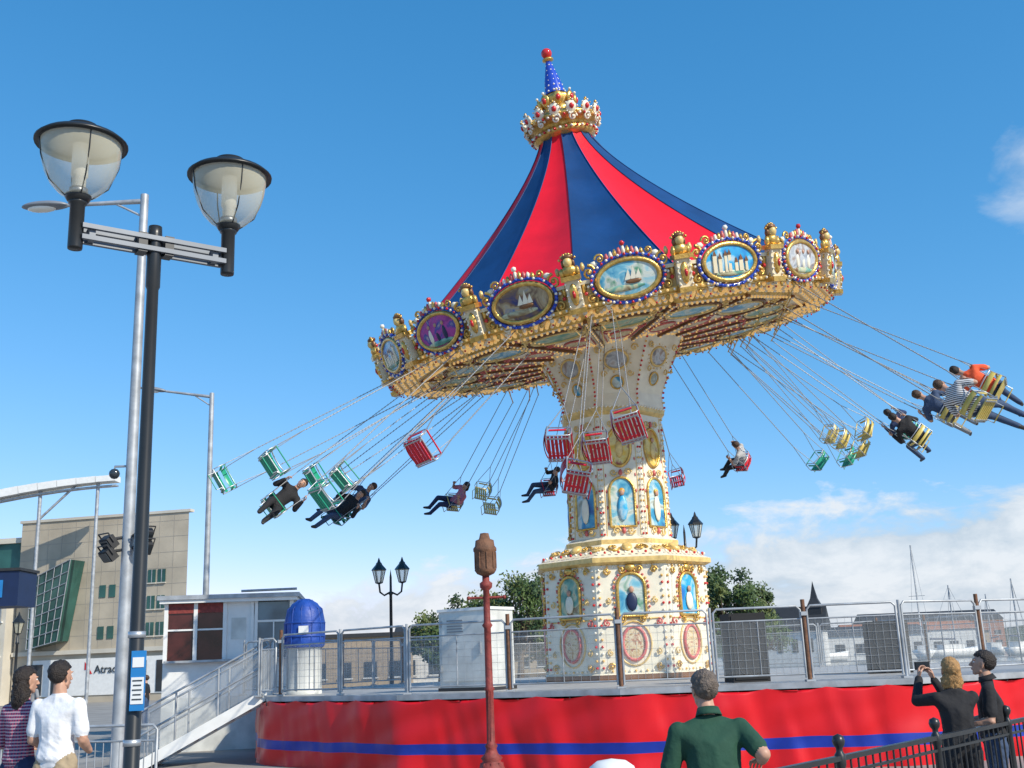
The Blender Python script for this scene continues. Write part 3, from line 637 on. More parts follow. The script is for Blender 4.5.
mb.lathe([(.36,.0),(.36,.06),(.33,.08),(.33,.94),(.38,.98),(.38,1.02)],'white_dirty',24)
for k in range(6): a=2*pi*k/6+.3; mb.tube([pol(.345,a,.05),pol(.345,a,.96)],.015,'galv',5)
mb.lathe([(.38,.92),(.42,.98),(.40,1.10),(.41,1.45),(.37,1.66),(.26,1.82),(.10,1.91),(.0,1.92)],'blue_cover',24)
for zz in(1.15,1.42): mb.lathe([(.415,zz-.02),(.43,zz),(.415,zz+.02)],'blue_cover',24)
for k in range(12): a=2*pi*k/12; mb.tube([pol(.41,a,1.0),pol(.415,a+.05,1.4),pol(.36,a,1.70),pol(.14,a,1.89)],.012,'blue_cover',5)
mb.box((.06,-.435,1.28),(.20,.012,.14),'white_paint')
mb.build('covered_control_stand')

bt=empty('ticket_booth'); mb=MB(); mb.M=Matrix.Translation((-7.0,26.6,0))@Matrix.Rotation(rad(8),4,'Z')
mb.box((0,.9,.6),(3.0,2.2,1.2),'white_dirty'); mb.box((0,.9,1.6),(3.0,2.2,.8),'white_paint'); mb.box((0,.9,3.5),(3.3,2.6,.10),'galv'); mb.box((0,.9,3.41),(3.2,2.5,.08),'white_paint'); mb.box((0,1.0,2.7),(2.7,1.9,1.36),'dark')
for x in(-1.46,-.78,-.10,.55,.62,1.46): mb.box((x,-.16,2.7),(.09,.09,1.4),'white_paint')
for x in(-1.12,-.44): mb.box((x,-.14,2.7),(.6,.03,1.36),'window_red'); mb.box((x,-.17,2.75),(.6,.04,.04),'white_paint'); mb.box((x,-.17,3.25),(.6,.05,.22),'rust_red')
mb.box((.22,-.13,2.7),(.58,.05,1.38),'white_paint'); mb.box((.22,-.16,2.75),(.34,.02,.5),'white_dirty')
mb.box((1.04,-.14,2.7),(.76,.03,1.3),'glass_blue'); mb.box((1.04,-.165,2.9),(.76,.03,.05),'white_paint'); mb.box((1.04,-.165,2.5),(.03,.03,.8),'white_paint')
for y in(.4,1.1,1.9): mb.box((1.47,y,2.7),(.07,.08,1.4),'white_paint')
mb.box((1.46,.9,2.7),(.02,1.9,1.3),'glass_blue'); mb.box((-1.46,.9,2.7),(.03,2.0,1.4),'white_paint')
mb.box((0,-.25,2.02),(2.9,.3,.05),'galv'); mb.tube([(.3,-.5,3.6),(1.6,-.5,3.62)],.03,'galv',6)
mb.build('booth_body',bt)
st=empty('access_stairs'); mb=MB()
p1=V((-5.25,22.7,HP)); p0=V((-7.65,22.5,0.0)); d=(p1-p0); dh=V((d.x,d.y,0)).normalized(); sd=V((-dh.y,dh.x,0))
for s in(-.6,.6):
    F=frame((p0+p1)/2+sd*s,d,V((0,0,1))); mb.box((0,-.02,0),(d.length+.15,.20,.06),'white_paint',F)
    for zz in(.55,1.0):
        mb.tube([p0+sd*s+V((0,0,zz)),p1+sd*s+V((0,0,zz))],.022,'galv',7)
    for k in range(4): q=p0.lerp(p1,k/3)+sd*s; mb.tube([q,q+V((0,0,1.02))],.022,'galv',7)
    for k in range(3):
        q0=p0.lerp(p1,k/3+.02)+sd*s; q1=p0.lerp(p1,k/3+.31)+sd*s; u=V((0,0,1)); mb.add([q0+u*.12,q1+u*.12,q1+u*.95,q0+u*.95],[(0,1,2,3)],'mesh_sheet')
for k in range(7):
    q=p0.lerp(p1,(k+.5)/7.); F=frame(q,dh,sd); mb.box((0,0,.0),(.34,1.14,.035),'galv',F)
mb.build('stair_flight',st)
fence('landing_fence',[(-5.9,23.6),(-5.3,23.4),(-5.2,22.0),(-4.8,21.9)],HP,1.1,1.0,'mesh_sheet')
fence('crowd_barrier',[(-9.6,16.6),(-7.3,15.8),(-4.9,15.2)],0,1.1,2.3,None,bars=True)

# ------------------------------------------------------------ foreground street lamp
def lantern(mb,p):
    M=Matrix.Translation(p)
    mb.lathe([(.0,-.15),(.046,-.15),(.048,-.14),(.048,.16),(.06,.17),(.06,.195),(.045,.20)],'black_paint',20,M)
    mb.lathe([(.060,.185),(.070,.19),(.085,.215),(.085,.23)],'black_paint',24,M)
    mb.lathe([(.080,.22),(.13,.25),(.185,.31),(.225,.39),(.250,.48),(.262,.57),(.264,.61)],'lamp_glass',32,M)
    mb.lathe([(.264,.60),(.272,.60),(.272,.625),(.26,.63)],'black_paint',32,M)
    mb.lathe([(.262,.612),(.30,.60),(.302,.612),(.27,.64),(.20,.67),(.13,.69),(.11,.70),(.105,.74),(.05,.755),(.0,.76)],'black_paint',32,M)
    mb.lathe([(.255,.622),(.0,.63)],'grey_paint',32,M)
    mb.lathe([(.045,.20),(.045,.36),(.055,.37),(.055,.60)],'lamp_white',16,M); mb.lathe([(.02,.23),(.06,.24),(.06,.28),(.02,.29)],'steel',16,M)
    for k in range(4):
        a=k*pi/2+.6; mb.tube([M@pol(.085,a,.22),M@pol(.19,a,.315),M@pol(.252,a,.48),M@pol(.266,a,.6)],.005,'black_paint',5)
L0=V((-2.43,7.0,0)); lp=empty('street_lamp'); mb=MB()
mb.lathe([(.14,0),(.14,.06),(.10,.10),(.085,1.0),(.075,1.05),(.050,1.1),(.041,3.2),(.039,4.3),(.048,4.32),(.048,4.70),(.045,4.76),(.0,4.77)],'black_paint',20,Matrix.Translation(L0))
for zz in(1.35,2.0): mb.lathe([(.050,zz-.02),(.054,zz-.02),(.054,zz+.02),(.048,zz+.02)],'steel',16,Matrix.Translation(L0))
d=V((.43,.30,0)); 
F=frame(L0+V((0,0,4.62)),d,(0,0,1)); 
for zo in(.040,-.040): mb.box((0,zo,.045),(.98,.032,.03),'arm_grey',F); mb.box((0,zo,-.045),(.98,.032,.03),'arm_grey',F)
for s in(-1,1): mb.box((s*.42,0,0),(.04,.10,.07),'arm_grey',F); mb.box((s*.09,0,0),(.06,.14,.10),'black_paint',F)
mb.build('post_and_arm',lp)
for s in(-1,1):
    mb=MB(); lantern(mb,L0+d*s*.99+V((0,0,4.65))); mb.build('lantern',lp)
mb=MB(); mb.M=Matrix.Translation(L0+V((.03,-.06,1.72)))
mb.box((0.01,0,0),(.09,.012,.36),'sign_blue'); mb.box((.01,-.008,-.06),(.078,.004,.16),'white_paint'); mb.box((.01,-.008,.11),(.07,.004,.06),'white_paint')
for k in range(5): mb.box((.01,-.011,-.0-.028*k),(.06-.01*(k%2),.003,.008),'text_dark')
mb.build('notice',lp)
def mast(name,base,h,arm,r0,r1,floods=False):
    e=empty(name); mb=MB(); b=V(base)
    mb.tube([b,b+V((0,0,h*.3)),b+V((0,0,h))],[r0,r0*.85,r1],'galv',16)
    mb.lathe([(r0*1.9,0),(r0*1.9,.04),(r0*1.1,.06)],'galv',16,Matrix.Translation(b))
    a=V(arm); t=b+V((0,0,h-.12)); mb.tube([t,t+a*.5,t+a],[.05,.04,.035],'galv',8); mb.tube([t-V((0,0,.3)),t+a*.35+V((0,0,-.02))],.02,'galv',6)
    F=frame(t+a,a,(0,0,1)); 
    vs,fs=ICO[3]; mb.add([V((p.x*.42+.3,p.y*(.09 if p.y>0 else .05)+.0,p.z*.16)) for p in vs],fs,'grey_paint',True,F); mb.sph((.36,-.04,0),(.26,.06,.12),'lamp_white',2,F)
    if floods:
        for zz in(3.75,3.95):
            for s in(-1,1):
                q=b+V((s*.30,-.1,zz+s*.05)); mb.tube([b+V((0,0,zz)),q],.025,'dark',6)
                Fr=Matrix.Translation(q)@Matrix.Rotation(s*.7,4,'Z')@Matrix.Rotation(.7,4,'X'); mb.box((0,0,-.05),(.26,.14,.20),'dark',Fr); mb.box((0,-.08,-.05),(.22,.02,.16),'glass_dark',Fr); mb.tube([Fr@V((-.15,0,-.05)),Fr@V((-.15,0,.12)),Fr@V((.15,0,.12)),Fr@V((.15,0,-.05))],.014,'dark',5)
        mb.sph(b+V((-.28,0,5.0)),.09,'glass_dark',2); mb.tube([b+V((0,0,5.12)),b+V((-.28,0,5.12)),b+V((-.28,0,5.04))],.02,'galv',6)
    mb.build('mast_body',e)
mast('lighting_mast',(-6.36,17.7,0),9.98,(-1.45,0,-.02),.115,.07,True)
mast('lighting_mast',(-9.15,32,0),10.0,(-1.5,0,.25),.11,.07)
def heritage(name,base,h,arms):
    e=empty(name); mb=MB(); b=V(base); M=Matrix.Translation(b)
    mb.lathe([(.22,0),(.22,.15),(.15,.25),(.13,.9),(.16,.95),(.08,1.05),(.06,1.5),(.09,1.55),(.055,1.6),(.045,h-1.1),(.08,h-1.05),(.04,h-1.0),(.035,h-.55),(0,h-.3)],'black_paint',12,M)
    for s in arms:
        c=b+V((s*.36,0,h-.75)); 
        if s: mb.tube([b+V((0,0,h-1.0)),b+V((s*.2,0,h-1.1)),b+V((s*.33,0,h-1.0)),c],.03,'black_paint',6)
        Mc=Matrix.Translation(c)
        mb.lathe([(.05,0),(.12,.03),(.12,.05)],'black_paint',6,Mc,False); mb.lathe([(.11,.05),(.20,.42)],'lamp_glass',6,Mc,False)
        for k in range(6): a=2*pi*k/6; mb.tube([c+pol(.11,a,.05),c+pol(.20,a,.42)],.016,'black_paint',4)
        mb.lathe([(.0,.43),(.24,.42),(.22,.46),(.10,.60),(.09,.64),(.05,.68),(.02,.78),(0,.82)],'black_paint',6,Mc,False)
    mb.build('post_and_lanterns',e)
heritage('heritage_street_lamp',(-4.0,34,0),4.95,(-1,1)); heritage('heritage_street_lamp',(5.02,32.9,0),5.85,(-1,1)); heritage('heritage_street_lamp',(-18.2,40,0),4.1,(0,))
mb=placed('p',(-.48,15.5,0)); 
mb.lathe([(.26,0),(.26,.12),(.20,.18),(.18,.34),(.14,.42),(.12,.44),(.15,.48),(.09,.54),(.070,.60),(.09,.64),(.055,.68),(.052,1.35),(.075,1.38),(.052,1.42),(.048,2.2),(.075,2.24),(.047,2.28),(.045,2.72),(.085,2.76),(.09,2.82),(.05,2.85),(.05,2.93),(.0,2.94)],'rust_red',20)
mb.tube([(-.24,0,2.62),(.24,0,2.62)],.018,'rust_red',8); mb.sph((-.25,0,2.62),.03,'rust_red',2); mb.sph((.25,0,2.62),.03,'rust_red',2)
mb.lathe([(.05,2.92),(.12,2.95),(.155,3.0),(.15,3.02),(.15,3.25),(.165,3.27),(.165,3.31),(.14,3.34),(.13,3.42),(.08,3.44),(.06,3.52),(.0,3.53)],'rust_brown',18)
for k in range(9): a=2*pi*k/9; mb.tube([pol(.152,a,3.02),pol(.152,a,3.25)],.012,'rust_brown',4)
for k in range(8):
    a=2*pi*k/8; mb.tube([pol(.18,a,.16),pol(.14,a,.42)],.018,'rust_red',5); mb.tube([pol(.05,a,.7),pol(.05,a+.6,1.35)],.01,'rust_red',4)
mb.build('rusty_iron_lamp_column')
mb=placed('p',(.75,10.2,-.05)); mb.lathe([(.2,0),(.2,.68),(.215,.70),(.215,.80),(.20,.85),(.13,.90),(0,.92)],'white_paint',28); mb.lathe([(.203,.5),(.207,.5),(.207,.6),(.203,.6)],'dark',28); mb.build('white_bollard')
rl=empty('iron_railing'); mb=MB()
a=V((1.36,6.62,0)); b=V((6.1,12.1,0)); d=(b-a).normalized(); L_=(b-a).length
for z_,r_ in((1.06,.02),(.97,.012),(.15,.014)): 
    F=frame((a+b)/2+V((0,0,z_)),d,(0,0,1)); mb.box((0,0,0),(L_,r_*1.6,r_*2.2),'black_paint',F)
q=0
while q<L_: p=a+d*q; mb.tube([p+V((0,0,.15)),p+V((0,0,1.05))],.008,'black_paint',5,False); q+=.115
for q in(0,1.0,2.65,4.3,5.95,7.2):
    p=a+d*q; mb.lathe([(.06,0),(.06,.03),(.032,.06),(.028,1.0),(.036,1.02),(.036,1.08),(.022,1.10),(.022,1.12),(.036,1.14),(.042,1.165),(.034,1.195),(0,1.21)] if q else [(.06,0),(.06,.03),(.032,.06),(.028,1.0),(.036,1.02),(.036,1.07),(0,1.08)],'black_paint',14,Matrix.Translation(p))
mb.build('railing',rl)

# ------------------------------------------------------------ standing people
def stand(**k):
    j=dict(pelvis=(0,0,.97),chest=(0,.0,1.28),neck=(0,0,1.48),head=(0,.02,1.63),shL=(-.18,0,1.40),shR=(.18,0,1.40),elL=(-.235,-.03,1.13),elR=(.235,-.03,1.13),wrL=(-.235,.10,.91),wrR=(.235,.10,.91),
       hipL=(-.09,0,.92),hipR=(.09,0,.92),knL=(-.10,.02,.50),knR=(.10,.02,.50),anL=(-.11,0,.09),anR=(.11,0,.09),toL=(-.13,.15,.035),toR=(.13,.15,.035)); j.update(k); return j
def at(x,y,rz,s=1): return Matrix.Translation((x,y,0))@Matrix.Rotation(rad(rz),4,'Z')@Matrix.Scale(s,4)
person('man_in_green_polo',at(1.07,6.62,0,.955),stand(pelvis=(.0,-.04,.96),chest=(.01,.03,1.27),neck=(.01,.07,1.45),head=(.0,.11,1.600),shL=(-.19,.03,1.37),shR=(.19,.04,1.38),elL=(-.27,.05,1.10),wrL=(-.20,.27,1.00),elR=(.285,-.12,1.235),wrR=(.300,.02,1.185)),
   'cloth_green','cloth_navy','hair_grey',True,build=1.15,hy=.30,hp=-.12,curl=.5,collar=True,hands={'R':((-.05,.85,-.10),(.2,.2,1)),'L':((.6,.8,-.1),(0,0,1))})
person('man_in_white_shirt',at(-4.14,10.0,-12,1.085),stand(elL=(-.22,.0,1.14),wrL=(-.17,.2,1.05),elR=(.22,.02,1.13),wrR=(.17,.2,1.03),head=(0,.01,1.63)),'cloth_white','cloth_khaki','hair_dark',True,hy=-.25,build=1.0,hands={'R':((-.5,.8,.1),(1,0,.3)),'L':((.5,.8,.1),(-1,0,.3))})
person('woman_in_plaid_shirt',at(-4.60,10.3,-25,1.06),stand(elL=(-.22,.0,1.13),wrL=(-.16,.2,1.1),elR=(.22,.02,1.14),wrR=(.16,.22,1.1),head=(0,.03,1.64),shL=(-.16,0,1.40),shR=(.16,0,1.40)),'cloth_plaid','cloth_navy','hair_dark',True,sleeve='long',hy=-.3,build=.92,long=.14)
w=person('woman_photographing',at(3.66,9.65,-2,.925),stand(shL=(-.16,0,1.40),shR=(.16,0,1.40),elL=(-.30,.14,1.38),wrL=(-.20,.32,1.58),elR=(.08,.30,1.30),wrR=(-.04,.40,1.56),head=(0,.03,1.64)),'cloth_black','cloth_black','hair_blonde',True,sleeve='long',hy=.1,hp=.25,build=1.0,long=.07,curl=.7,hands={'L':((.2,.35,.9),(-1,.2,0)),'R':((-.2,.35,.9),(1,.2,0))})
mb=MB(); mb.M=at(3.66,9.65,-2,.925); mb.box((-.12,.43,1.69),(.145,.012,.075),'dark'); mb.box((-.12,.422,1.69),(.125,.006,.062),'glass_dark'); o_=mb.build('camera_phone'); o_.parent=w
person('man_in_black_shirt',at(4.08,9.95,68,.955),stand(elR=(.24,.03,1.14),wrR=(.2,.27,1.10),elL=(-.24,.02,1.14),wrL=(-.2,.25,1.08)),'cloth_black','cloth_jeans','hair_dark',True,hy=.0,hp=.18,build=1.02,collar=True)
for (x,y,rz,c,t_) in((-17.2,36,40,'cloth_navy','cloth_black'),(-16.2,37,150,'cloth_grey','cloth_jeans'),(-15.0,36,-60,'cloth_pink','cloth_navy'),(-12.8,38,90,'cloth_black','cloth_jeans')):
    person('bystander',at(x,y,rz),stand(),c,t_,'hair_brown')

# ------------------------------------------------------------ buildings left
off=empty('stone_office_building'); mb=MB()
fr=V((-24.3,80,0)); fl=V((-38.0,83.0,0)); dirx=(fr-fl).normalized(); up=V((0,0,1)); F=frame(fl,dirx,up)
W_=(fr-fl).length
back=V((-.38,.92,0))*22
H=13.4
mb.add([fl,fr,fr+up*H,fl+up*H,fl+back,fr+back,fr+back+up*H,fl+back+up*H],[(0,1,2,3),(1,5,6,2),(3,2,6,7),(5,4,7,6),(4,0,3,7)],'stone')
mb.box((W_/2,H+.08,-.2),(W_+.3,.2,.6),'stone_light',F)
mb.box((W_/2,3.6,.12),(W_,.3,.25),'stone_light',F)
for r in range(1,9): mb.box((W_/2,3.6+r*1.15,.004),(W_,.03,.012),'concrete',F)
for c_ in range(1,12): mb.box((c_*W_/12,8.5,.006),(.025,9.4,.012),'concrete',F)
for y in(5.0,6.9,8.8,10.6):
    for x in((9.2,10.0,11.2,12.0) if y<10 else (9.2,10.0)): mb.box((x,y,.02),(.60,.95,.06),'glass_green',F); mb.box((x,y-.52,.06),(.7,.08,.12),'stone_light',F); mb.box((x,y,.06),(.05,.95,.03),'galv',F)
for y in(4.9,7.9): 
    for x in(7.2,8.0): mb.box((x,y,.02),(.5,.9,.06),'glass_green',F)
vs=[V((1.8,3.9,0.05)),V((4.6,4.4,.05)),V((5.6,10.2,.05)),V((2.0,9.0,.05)),V((1.8,3.9,1.0)),V((4.6,4.4,1.4)),V((5.6,10.2,1.8)),V((2.0,9.0,1.2))]
mb.add(vs,[(4,5,6,7),(1,2,6,5),(0,4,7,3),(3,7,6,2),(0,1,5,4)],'glass_green',False,F)
for k in range(8):
    t=k/7; p=vs[4].lerp(vs[7],t)+V((0,0,.04)); q=vs[5].lerp(vs[6],t)+V((0,0,.04)); mb.tube([p,q],.04,'galv',5,True,F)
for k in range(6):
    t=k/5; p=vs[4].lerp(vs[5],t)+V((0,0,.04)); q=vs[7].lerp(vs[6],t)+V((0,0,.04)); mb.tube([p,q],.035,'galv',5,True,F)
mb.box((W_*.55,1.8,.03),(W_*.85,2.6,.06),'white_paint',F)
for x in(2,4,10.5,12.5): mb.box((x,1.7,.08),(1.2,2.2,.05),'glass_dark',F)
mb.add([V((6.1,2.3,.09)),V((6.5,2.3,.09)),V((6.1,2.9,.09)),V((6.35,2.0,.09)),V((6.75,2.0,.09)),V((6.35,2.6,.09))],[(0,1,2),(3,4,5)],'logo_red',False,F)
mb.build('stone_block',off)
cu=bpy.data.curves.new('sign_text','FONT'); cu.body='Atradius'; cu.size=.80; cu.extrude=.02; to=bpy.data.objects.new('sign_lettering',cu); scene.collection.objects.link(to); to.matrix_world=F@T(6.9,2.05,.10); cu.materials.append(MATS['text_dark']); to.parent=off
wg=empty('glazed_office_wing'); mb=MB(); fl2=fl+V((-16,1.5,0)); fr2=fl+V((-.3,-1,0)); F2=frame(fl2,fr2-fl2,up); W2=(fr2-fl2).length
mb.box((W2/2,4.6,-6),(W2,9.2,12),'stone_light',F2); mb.box((W2/2,12.2,-7),(W2,.4,11),'stone_light',F2); mb.box((W2/2,10.6,-7),(W2-.6,2.9,10.4),'glass_green',F2)
for y in(1.6,4.1,6.6,8.4):
    mb.box((W2/2,y,.02),(W2-.8,1.1,.08),'glass_green',F2); mb.box((W2/2,y-.62,.12),(W2-.4,.1,.25),'white_paint',F2)
    for k in range(9): mb.box((.6+k*(W2-1)/8,y,.09),(.12,1.1,.08),'galv',F2)
mb.build('wing',wg)
cr=empty('curved_roof_canopy'); mb=MB()
pts=[V((-46+ i*1.4, 78.5, 12.5+3.3*math.sin(min(1.0,(i+2)/15)*pi/2))) for i in range(13)]
for i in range(12):
    d_=(pts[i+1]-pts[i]); Fb=frame((pts[i]+pts[i+1])/2,d_,up); mb.box((0,0,0),(d_.length+.02,.75-.03*i,1.2),'white_paint',Fb); mb.box((0,-.5,0),(d_.length,.12,.5),'galv',Fb)
for i in(4,8,11): mb.tube([V((pts[i].x,pts[i].y,0)),pts[i]],.14,'galv',6)
for i in(4,8): mb.tube([V((pts[i].x,pts[i].y,13)),pts[i+2]],.09,'galv',6)
mb.build('roof_beam',cr)
mb=placed('k',(-15.9,32.5,0)); mb.box((0,0,4.35),(2.6,1.2,1.0),'navy'); mb.box((0,0,4.9),(2.7,1.3,.08),'dark'); mb.tube([(-.6,0,0),(-.6,0,3.9)],.09,'galv',8); mb.box((-.1,-.62,4.35),(1.9,.02,.5),'sign_blue'); mb.build('navy_banner_sign')
def lowb(name,x,y,w,d_,h,m,roof,nwin,rz=0,gable=0):
    mb=placed('l',(x,y,0),rad(rz)); mb.box((0,0,h/2),(w,d_,h),m)
    if gable:
        vs=[V((-w/2-.3,-d_/2-.3,h)),V((w/2+.3,-d_/2-.3,h)),V((w/2+.3,d_/2+.3,h)),V((-w/2-.3,d_/2+.3,h)),V((-w/2-.3,0,h+gable)),V((w/2+.3,0,h+gable))]
        mb.add(vs,[(0,1,5,4),(2,3,4,5),(0,4,3),(1,2,5),(3,2,1,0)],roof)
    else: mb.box((0,0,h+.15),(w+.5,d_+.5,.3),roof)
    for k in range(nwin): 
        for fl_ in range(max(1,int(h/3))): mb.box((-w/2+(k+.5)*w/nwin,-d_/2-.02,1.5+fl_*2.8),(w/nwin*.5,.08,1.2),'glass_dark'); mb.box((-w/2+(k+.5)*w/nwin,-d_/2-.06,.85+fl_*2.8),(w/nwin*.6,.12,.1),'far_white')
    mb.build(name)
lowb('tan_waterfront_building',-16,92,14,8,4.0,'far_tan','roof_dark',7); lowb('brick_waterfront_building',-6.0,95,9,7,3.3,'far_white','roof_dark',4,0,1.6); lowb('tan_waterfront_building',-2.0,150,20,8,5.0,'far_tan','brick',9,0,2)
lowb('white_quay_shed',44,150,18,8,3.2,'far_white','roof_dark',7,0,1.2); lowb('white_quay_shed',72,210,24,8,4.2,'far_white','brick',8,0,1.6); lowb('brick_warehouse',120,330,40,12,8,'brick','roof_dark',10,0,3); lowb('white_quay_shed',96,260,22,8,4,'far_tan','roof_dark',7)
mb=placed('c',(29.8,121,0),20); mb.box((0,0,1.9),(3.2,6,3.8),'far_white')
vs=[V((-2,-3.4,3.7)),V((2,-3.4,3.7)),V((2,3.4,3.7)),V((-2,3.4,3.7)),V((0,-3.4,6.2)),V((0,3.4,6.2))]; mb.add(vs,[(0,4,5,3),(1,2,5,4),(0,1,4),(2,3,5)],'roof_dark')
mb.box((0,-2.2,5.2),(1.5,1.5,1.8),'roof_dark'); mb.lathe([(1.15,6.0),(.5,7.0),(.22,8.0),(0,8.9)],'roof_dark',4,T(0,-2.2,0),False,pi/4)
for k in range(3): mb.box((-1.62,-1.6+k*1.6,2.1),(.05,.6,1.4),'glass_dark')
mb.build('timber_church')
def yacht(x,y,h,rz):
    mb=placed('y',(x,y,0),rad(rz)); st_=[(-4,.7,1.0),(-2,1.2,1.0),(0,1.35,1.0),(2,1.0,1.1),(4,.1,1.3)]; vs=[]
    for xx,w_,zz in st_: vs+=[V((xx,-w_,zz)),V((xx*.9,-w_*.5,.02)),V((xx*.9,w_*.5,.02)),V((xx,w_,zz))]
    fs=[(i*4+j,i*4+j+4,i*4+j+5,i*4+j+1) for i in range(4) for j in range(3)]+[(i*4,i*4+3,i*4+7,i*4+4) for i in range(4)]+[(0,1,2,3)]
    mb.add(vs,fs,'white_paint',True); mb.box((-.5,0,1.3),(3,1.3,.6),'far_white'); mb.tube([(.3,0,1),(.3,0,h)],.09,'galv',6); mb.tube([(.3,0,2.2),(-3.4,0,2.3)],.10,'navy',6)
    mb.tube([(.3,-.9,h*.55),(.3,.9,h*.55)],.04,'galv',4)
    for p in((4,0,1.2),(-4,0,1.0),(.3,-1.2,1),(.3,1.2,1)): mb.tube([(.3,0,h-.1),p],.025,'galv',4)
    mb.build('sailing_yacht')
yacht(46.5,130,13.2,70); yacht(52,135,8.6,20); yacht(59,133,9.0,50); yacht(37,140,8.0,10); yacht(30,150,7.5,30); yacht(63,150,8,80)
def tree(x,y,h,w,seed):
    rnd=random.Random(seed); e=empty('leafy_tree'); mb=MB(); b=V((x,y,0)); mb.tube([b,b+V((.1,0,h*.3)),b+V((0,.1,h*.6))],[.22,.16,.08],'bark',8)
    cl=[]
    for k in range(40):
        a=rnd.uniform(0,2*pi); rr=rnd.uniform(.1,1)**.6*w/2; zz=h*rnd.uniform(.40,.97); rr*=math.sqrt(max(.1,1-((zz/h-.62)/.45)**2)); c=b+V((rr*math.cos(a),rr*math.sin(a),zz)); cl.append(c)
        mb.tube([b+V((0,0,h*rnd.uniform(.28,.5))),b.lerp(c,.5)+V((0,0,h*.12)),c],[.07,.045,.015],'bark',5)
    mb.build('trunk_and_limbs',e); lf=MB(); vs={'leaf_a':[],'leaf_b':[],'leaf_c':[]}
    for c in cl:
        m=rnd.choice(['leaf_a','leaf_a','leaf_b','leaf_c']); R=rnd.uniform(.3,.75)*w/5
        for k in range(150):
            d_=V((rnd.gauss(0,1),rnd.gauss(0,1),rnd.gauss(0,.8))).normalized()*R*rnd.uniform(.3,1.3); p=c+d_; u=V((rnd.uniform(-1,1),rnd.uniform(-1,1),rnd.uniform(-1,1))).normalized(); v_=u.orthogonal().normalized(); s=rnd.uniform(.07,.14)
            vs[m]+= [p-u*s,p+v_*s*.6,p+u*s,p-v_*s*.6]
    for m,q in vs.items(): lf.add(q,[(i,i+1,i+2,i+3) for i in range(0,len(q),4)],m)
    lf.build('foliage',e)
tree(-.2,60,6.1,4.8,1); tree(-2.2,63,5.5,4.2,2); tree(10.9,60,6.1,4.0,3); tree(1.4,62,5.0,3,5); tree(20.5,95,4.8,5,6); tree(13.0,64,5.5,3.8,9); tree(-5.2,70,4.8,4,12)
mb=MB()
for layer,(yy,hh) in enumerate(((430,9),(470,13))):
    vs=[];fs=[];k=0;x=-160
    while x<460:
        h=hh*(.55+.6*abs(noise.noise(V((x*.012,layer*7,0))))+.25*noise.noise(V((x*.09,layer,2)))+.12*noise.noise(V((x*.4,layer,5))))
        if x<40: h*=.6
        vs+=[V((x,yy,0)),V((x,yy,max(1,h))),V((x,yy+25,max(1,h)*.9))]; 
        if k: o_=(k-1)*3; fs+=[(o_,o_+3,o_+4,o_+1),(o_+1,o_+4,o_+5,o_+2)]
        k+=1; x+=2.2
    mb.add(vs,fs,'far_green',False)
mb.build('distant_treeline')
mat('paving',(.27,.255,.235),.85,var=.2,vs=.7,bump=.3,bs=8)
mb=MB(); mb.add([V((-3000,-1500,0)),V((3000,-1500,0)),V((3000,4000,0)),V((-3000,4000,0))],[(0,1,2,3)],'paving'); mb.build('ground')
mat('water',(.02,.05,.07),.12,var=.2,vs=.02,bump=.6,bs=.7)
mb=MB(); mb.add([V((-30,100,.02)),V((2500,55,.02)),V((2500,425,.02)),V((-30,425,.02))],[(0,1,2,3)],'water'); mb.build('water')
mb=MB(); 
F=frame(V((450,78,.06)),V((2530,-45,0)),(0,0,1)); mb.box((0,0,0),(2500,.12,.5),'concrete',F); mb.build('quay_kerb')

# ------------------------------------------------------------ camera
th=rad(14.3); ro=rad(2.3)
r0=V((1,0,0)); u0=V((0,-math.sin(th),math.cos(th))); fw=V((0,math.cos(th),math.sin(th)))
cx_=r0*math.cos(ro)-u0*math.sin(ro); cy_=r0*math.sin(ro)+u0*math.cos(ro)
cam=bpy.data.objects.new('camera',bpy.data.cameras.new('camera')); scene.collection.objects.link(cam)
Mx=Matrix.Identity(4)
for i in range(3): Mx[i][0]=cx_[i];Mx[i][1]=cy_[i];Mx[i][2]=-fw[i]
Mx[2][3]=1.75; cam.matrix_world=Mx; cam.data.lens=1084*36/1024; cam.data.sensor_width=36; cam.data.clip_end=6000; scene.camera=cam
# ------------------------------------------------------------ light
el=rad(37); rot=rad(130)
S=V((math.sin(rot)*math.cos(el),math.cos(rot)*math.cos(el),math.sin(el)))
sl=bpy.data.lights.new('sun','SUN'); sl.energy=5.0; sl.angle=rad(.5); sl.color=(1,.92,.77); so=bpy.data.objects.new('sun',sl); so.rotation_euler=S.to_track_quat('Z','Y').to_euler(); scene.collection.objects.link(so)
w=bpy.data.worlds.new('World'); scene.world=w; w.use_nodes=True; nt=w.node_tree; N=nt.nodes; L=nt.links
bg=N['Background']; bg.inputs[1].default_value=.125
sky=N.new('ShaderNodeTexSky'); sky.sky_type='NISHITA'; sky.sun_disc=False; sky.sun_elevation=el; sky.sun_rotation=rot; sky.air_density=1.0; sky.dust_density=.1; sky.ozone_density=2.2
def mth(op,a,b=None,clamp=False):
    m=N.new('ShaderNodeMath'); m.operation=op; m.use_clamp=clamp
    for i,x in enumerate((a,b)):
        if x is None: continue
        if isinstance(x,(int,float)): m.inputs[i].default_value=x
        else: L.new(x,m.inputs[i])
    return m.outputs[0]
hs0=N.new('ShaderNodeVectorMath'); hs0.operation='MULTIPLY'; hs0.inputs[1].default_value=(.40,1.10,1.56); L.new(sky.outputs[0],hs0.inputs[0])
sp=N.new('ShaderNodeSeparateXYZ'); L.new(hs0.outputs[0],sp.inputs[0]); cb=N.new('ShaderNodeCombineXYZ')
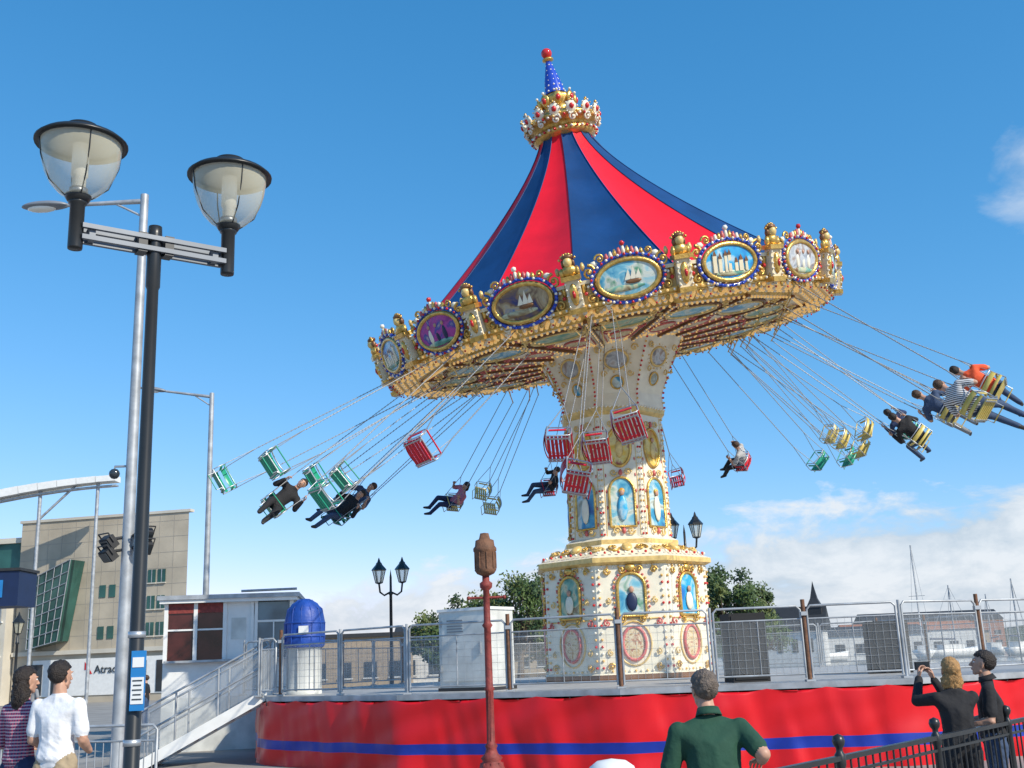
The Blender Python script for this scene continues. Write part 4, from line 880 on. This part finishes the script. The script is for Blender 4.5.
for i,(a_,g_) in enumerate(((1.81,1.42),(1.385,.80),(1.72,.70))): L.new(mth('MULTIPLY',mth('POWER',sp.outputs[i],g_),a_),cb.inputs[i])
tc=N.new('ShaderNodeTexCoord'); sep=N.new('ShaderNodeSeparateXYZ'); L.new(tc.outputs['Generated'],sep.inputs[0])
mp=N.new('ShaderNodeMapping'); mp.inputs['Scale'].default_value=(1,1,2.0); L.new(tc.outputs['Generated'],mp.inputs[0])
nz=N.new('ShaderNodeTexNoise'); nz.inputs['Scale'].default_value=10; nz.inputs['Detail'].default_value=10; nz.inputs['Roughness'].default_value=.6; nz.inputs['Distortion'].default_value=.25; L.new(mp.outputs[0],nz.inputs['Vector'])
top=mth('ADD',mth('MULTIPLY',sep.outputs[0],.10),.088)
dens=mth('MULTIPLY',mth('SUBTRACT',top,sep.outputs[2]),26.0)
dens=mth('MINIMUM',dens,.95)
tot=mth('ADD',mth('MULTIPLY',mth('SUBTRACT',nz.outputs['Fac'],.5),5.0),dens)
fac=mth('MULTIPLY',tot,1.6,True)
dv=N.new('ShaderNodeVectorMath'); dv.operation='DISTANCE'; L.new(tc.outputs['Generated'],dv.inputs[0]); dv.inputs[1].default_value=(.445,.815,.37)
wp=mth('SUBTRACT',.85,mth('MULTIPLY',dv.outputs['Value'],15.0)); wp=mth('ADD',wp,mth('MULTIPLY',mth('SUBTRACT',nz.outputs['Fac'],.52),2.5)); wp=mth('MULTIPLY',wp,.6,True)
fac=mth('MAXIMUM',mth('MULTIPLY',fac,.88),wp)
mx=N.new('ShaderNodeMix'); mx.data_type='RGBA'; L.new(fac,mx.inputs[0]); L.new(cb.outputs[0],mx.inputs[6])
cr_=N.new('ShaderNodeValToRGB'); cr_.color_ramp.elements[0].position=.40; cr_.color_ramp.elements[0].color=(4.2,5.0,5.8,1); cr_.color_ramp.elements[1].position=.60; cr_.color_ramp.elements[1].color=(6.8,7.1,7.4,1); L.new(nz.outputs['Fac'],cr_.inputs[0])
L.new(cr_.outputs[0],mx.inputs[7]); L.new(mx.outputs[2],bg.inputs[0])
scene.view_settings.view_transform='Standard'; scene.view_settings.look='None'; scene.view_settings.exposure=0
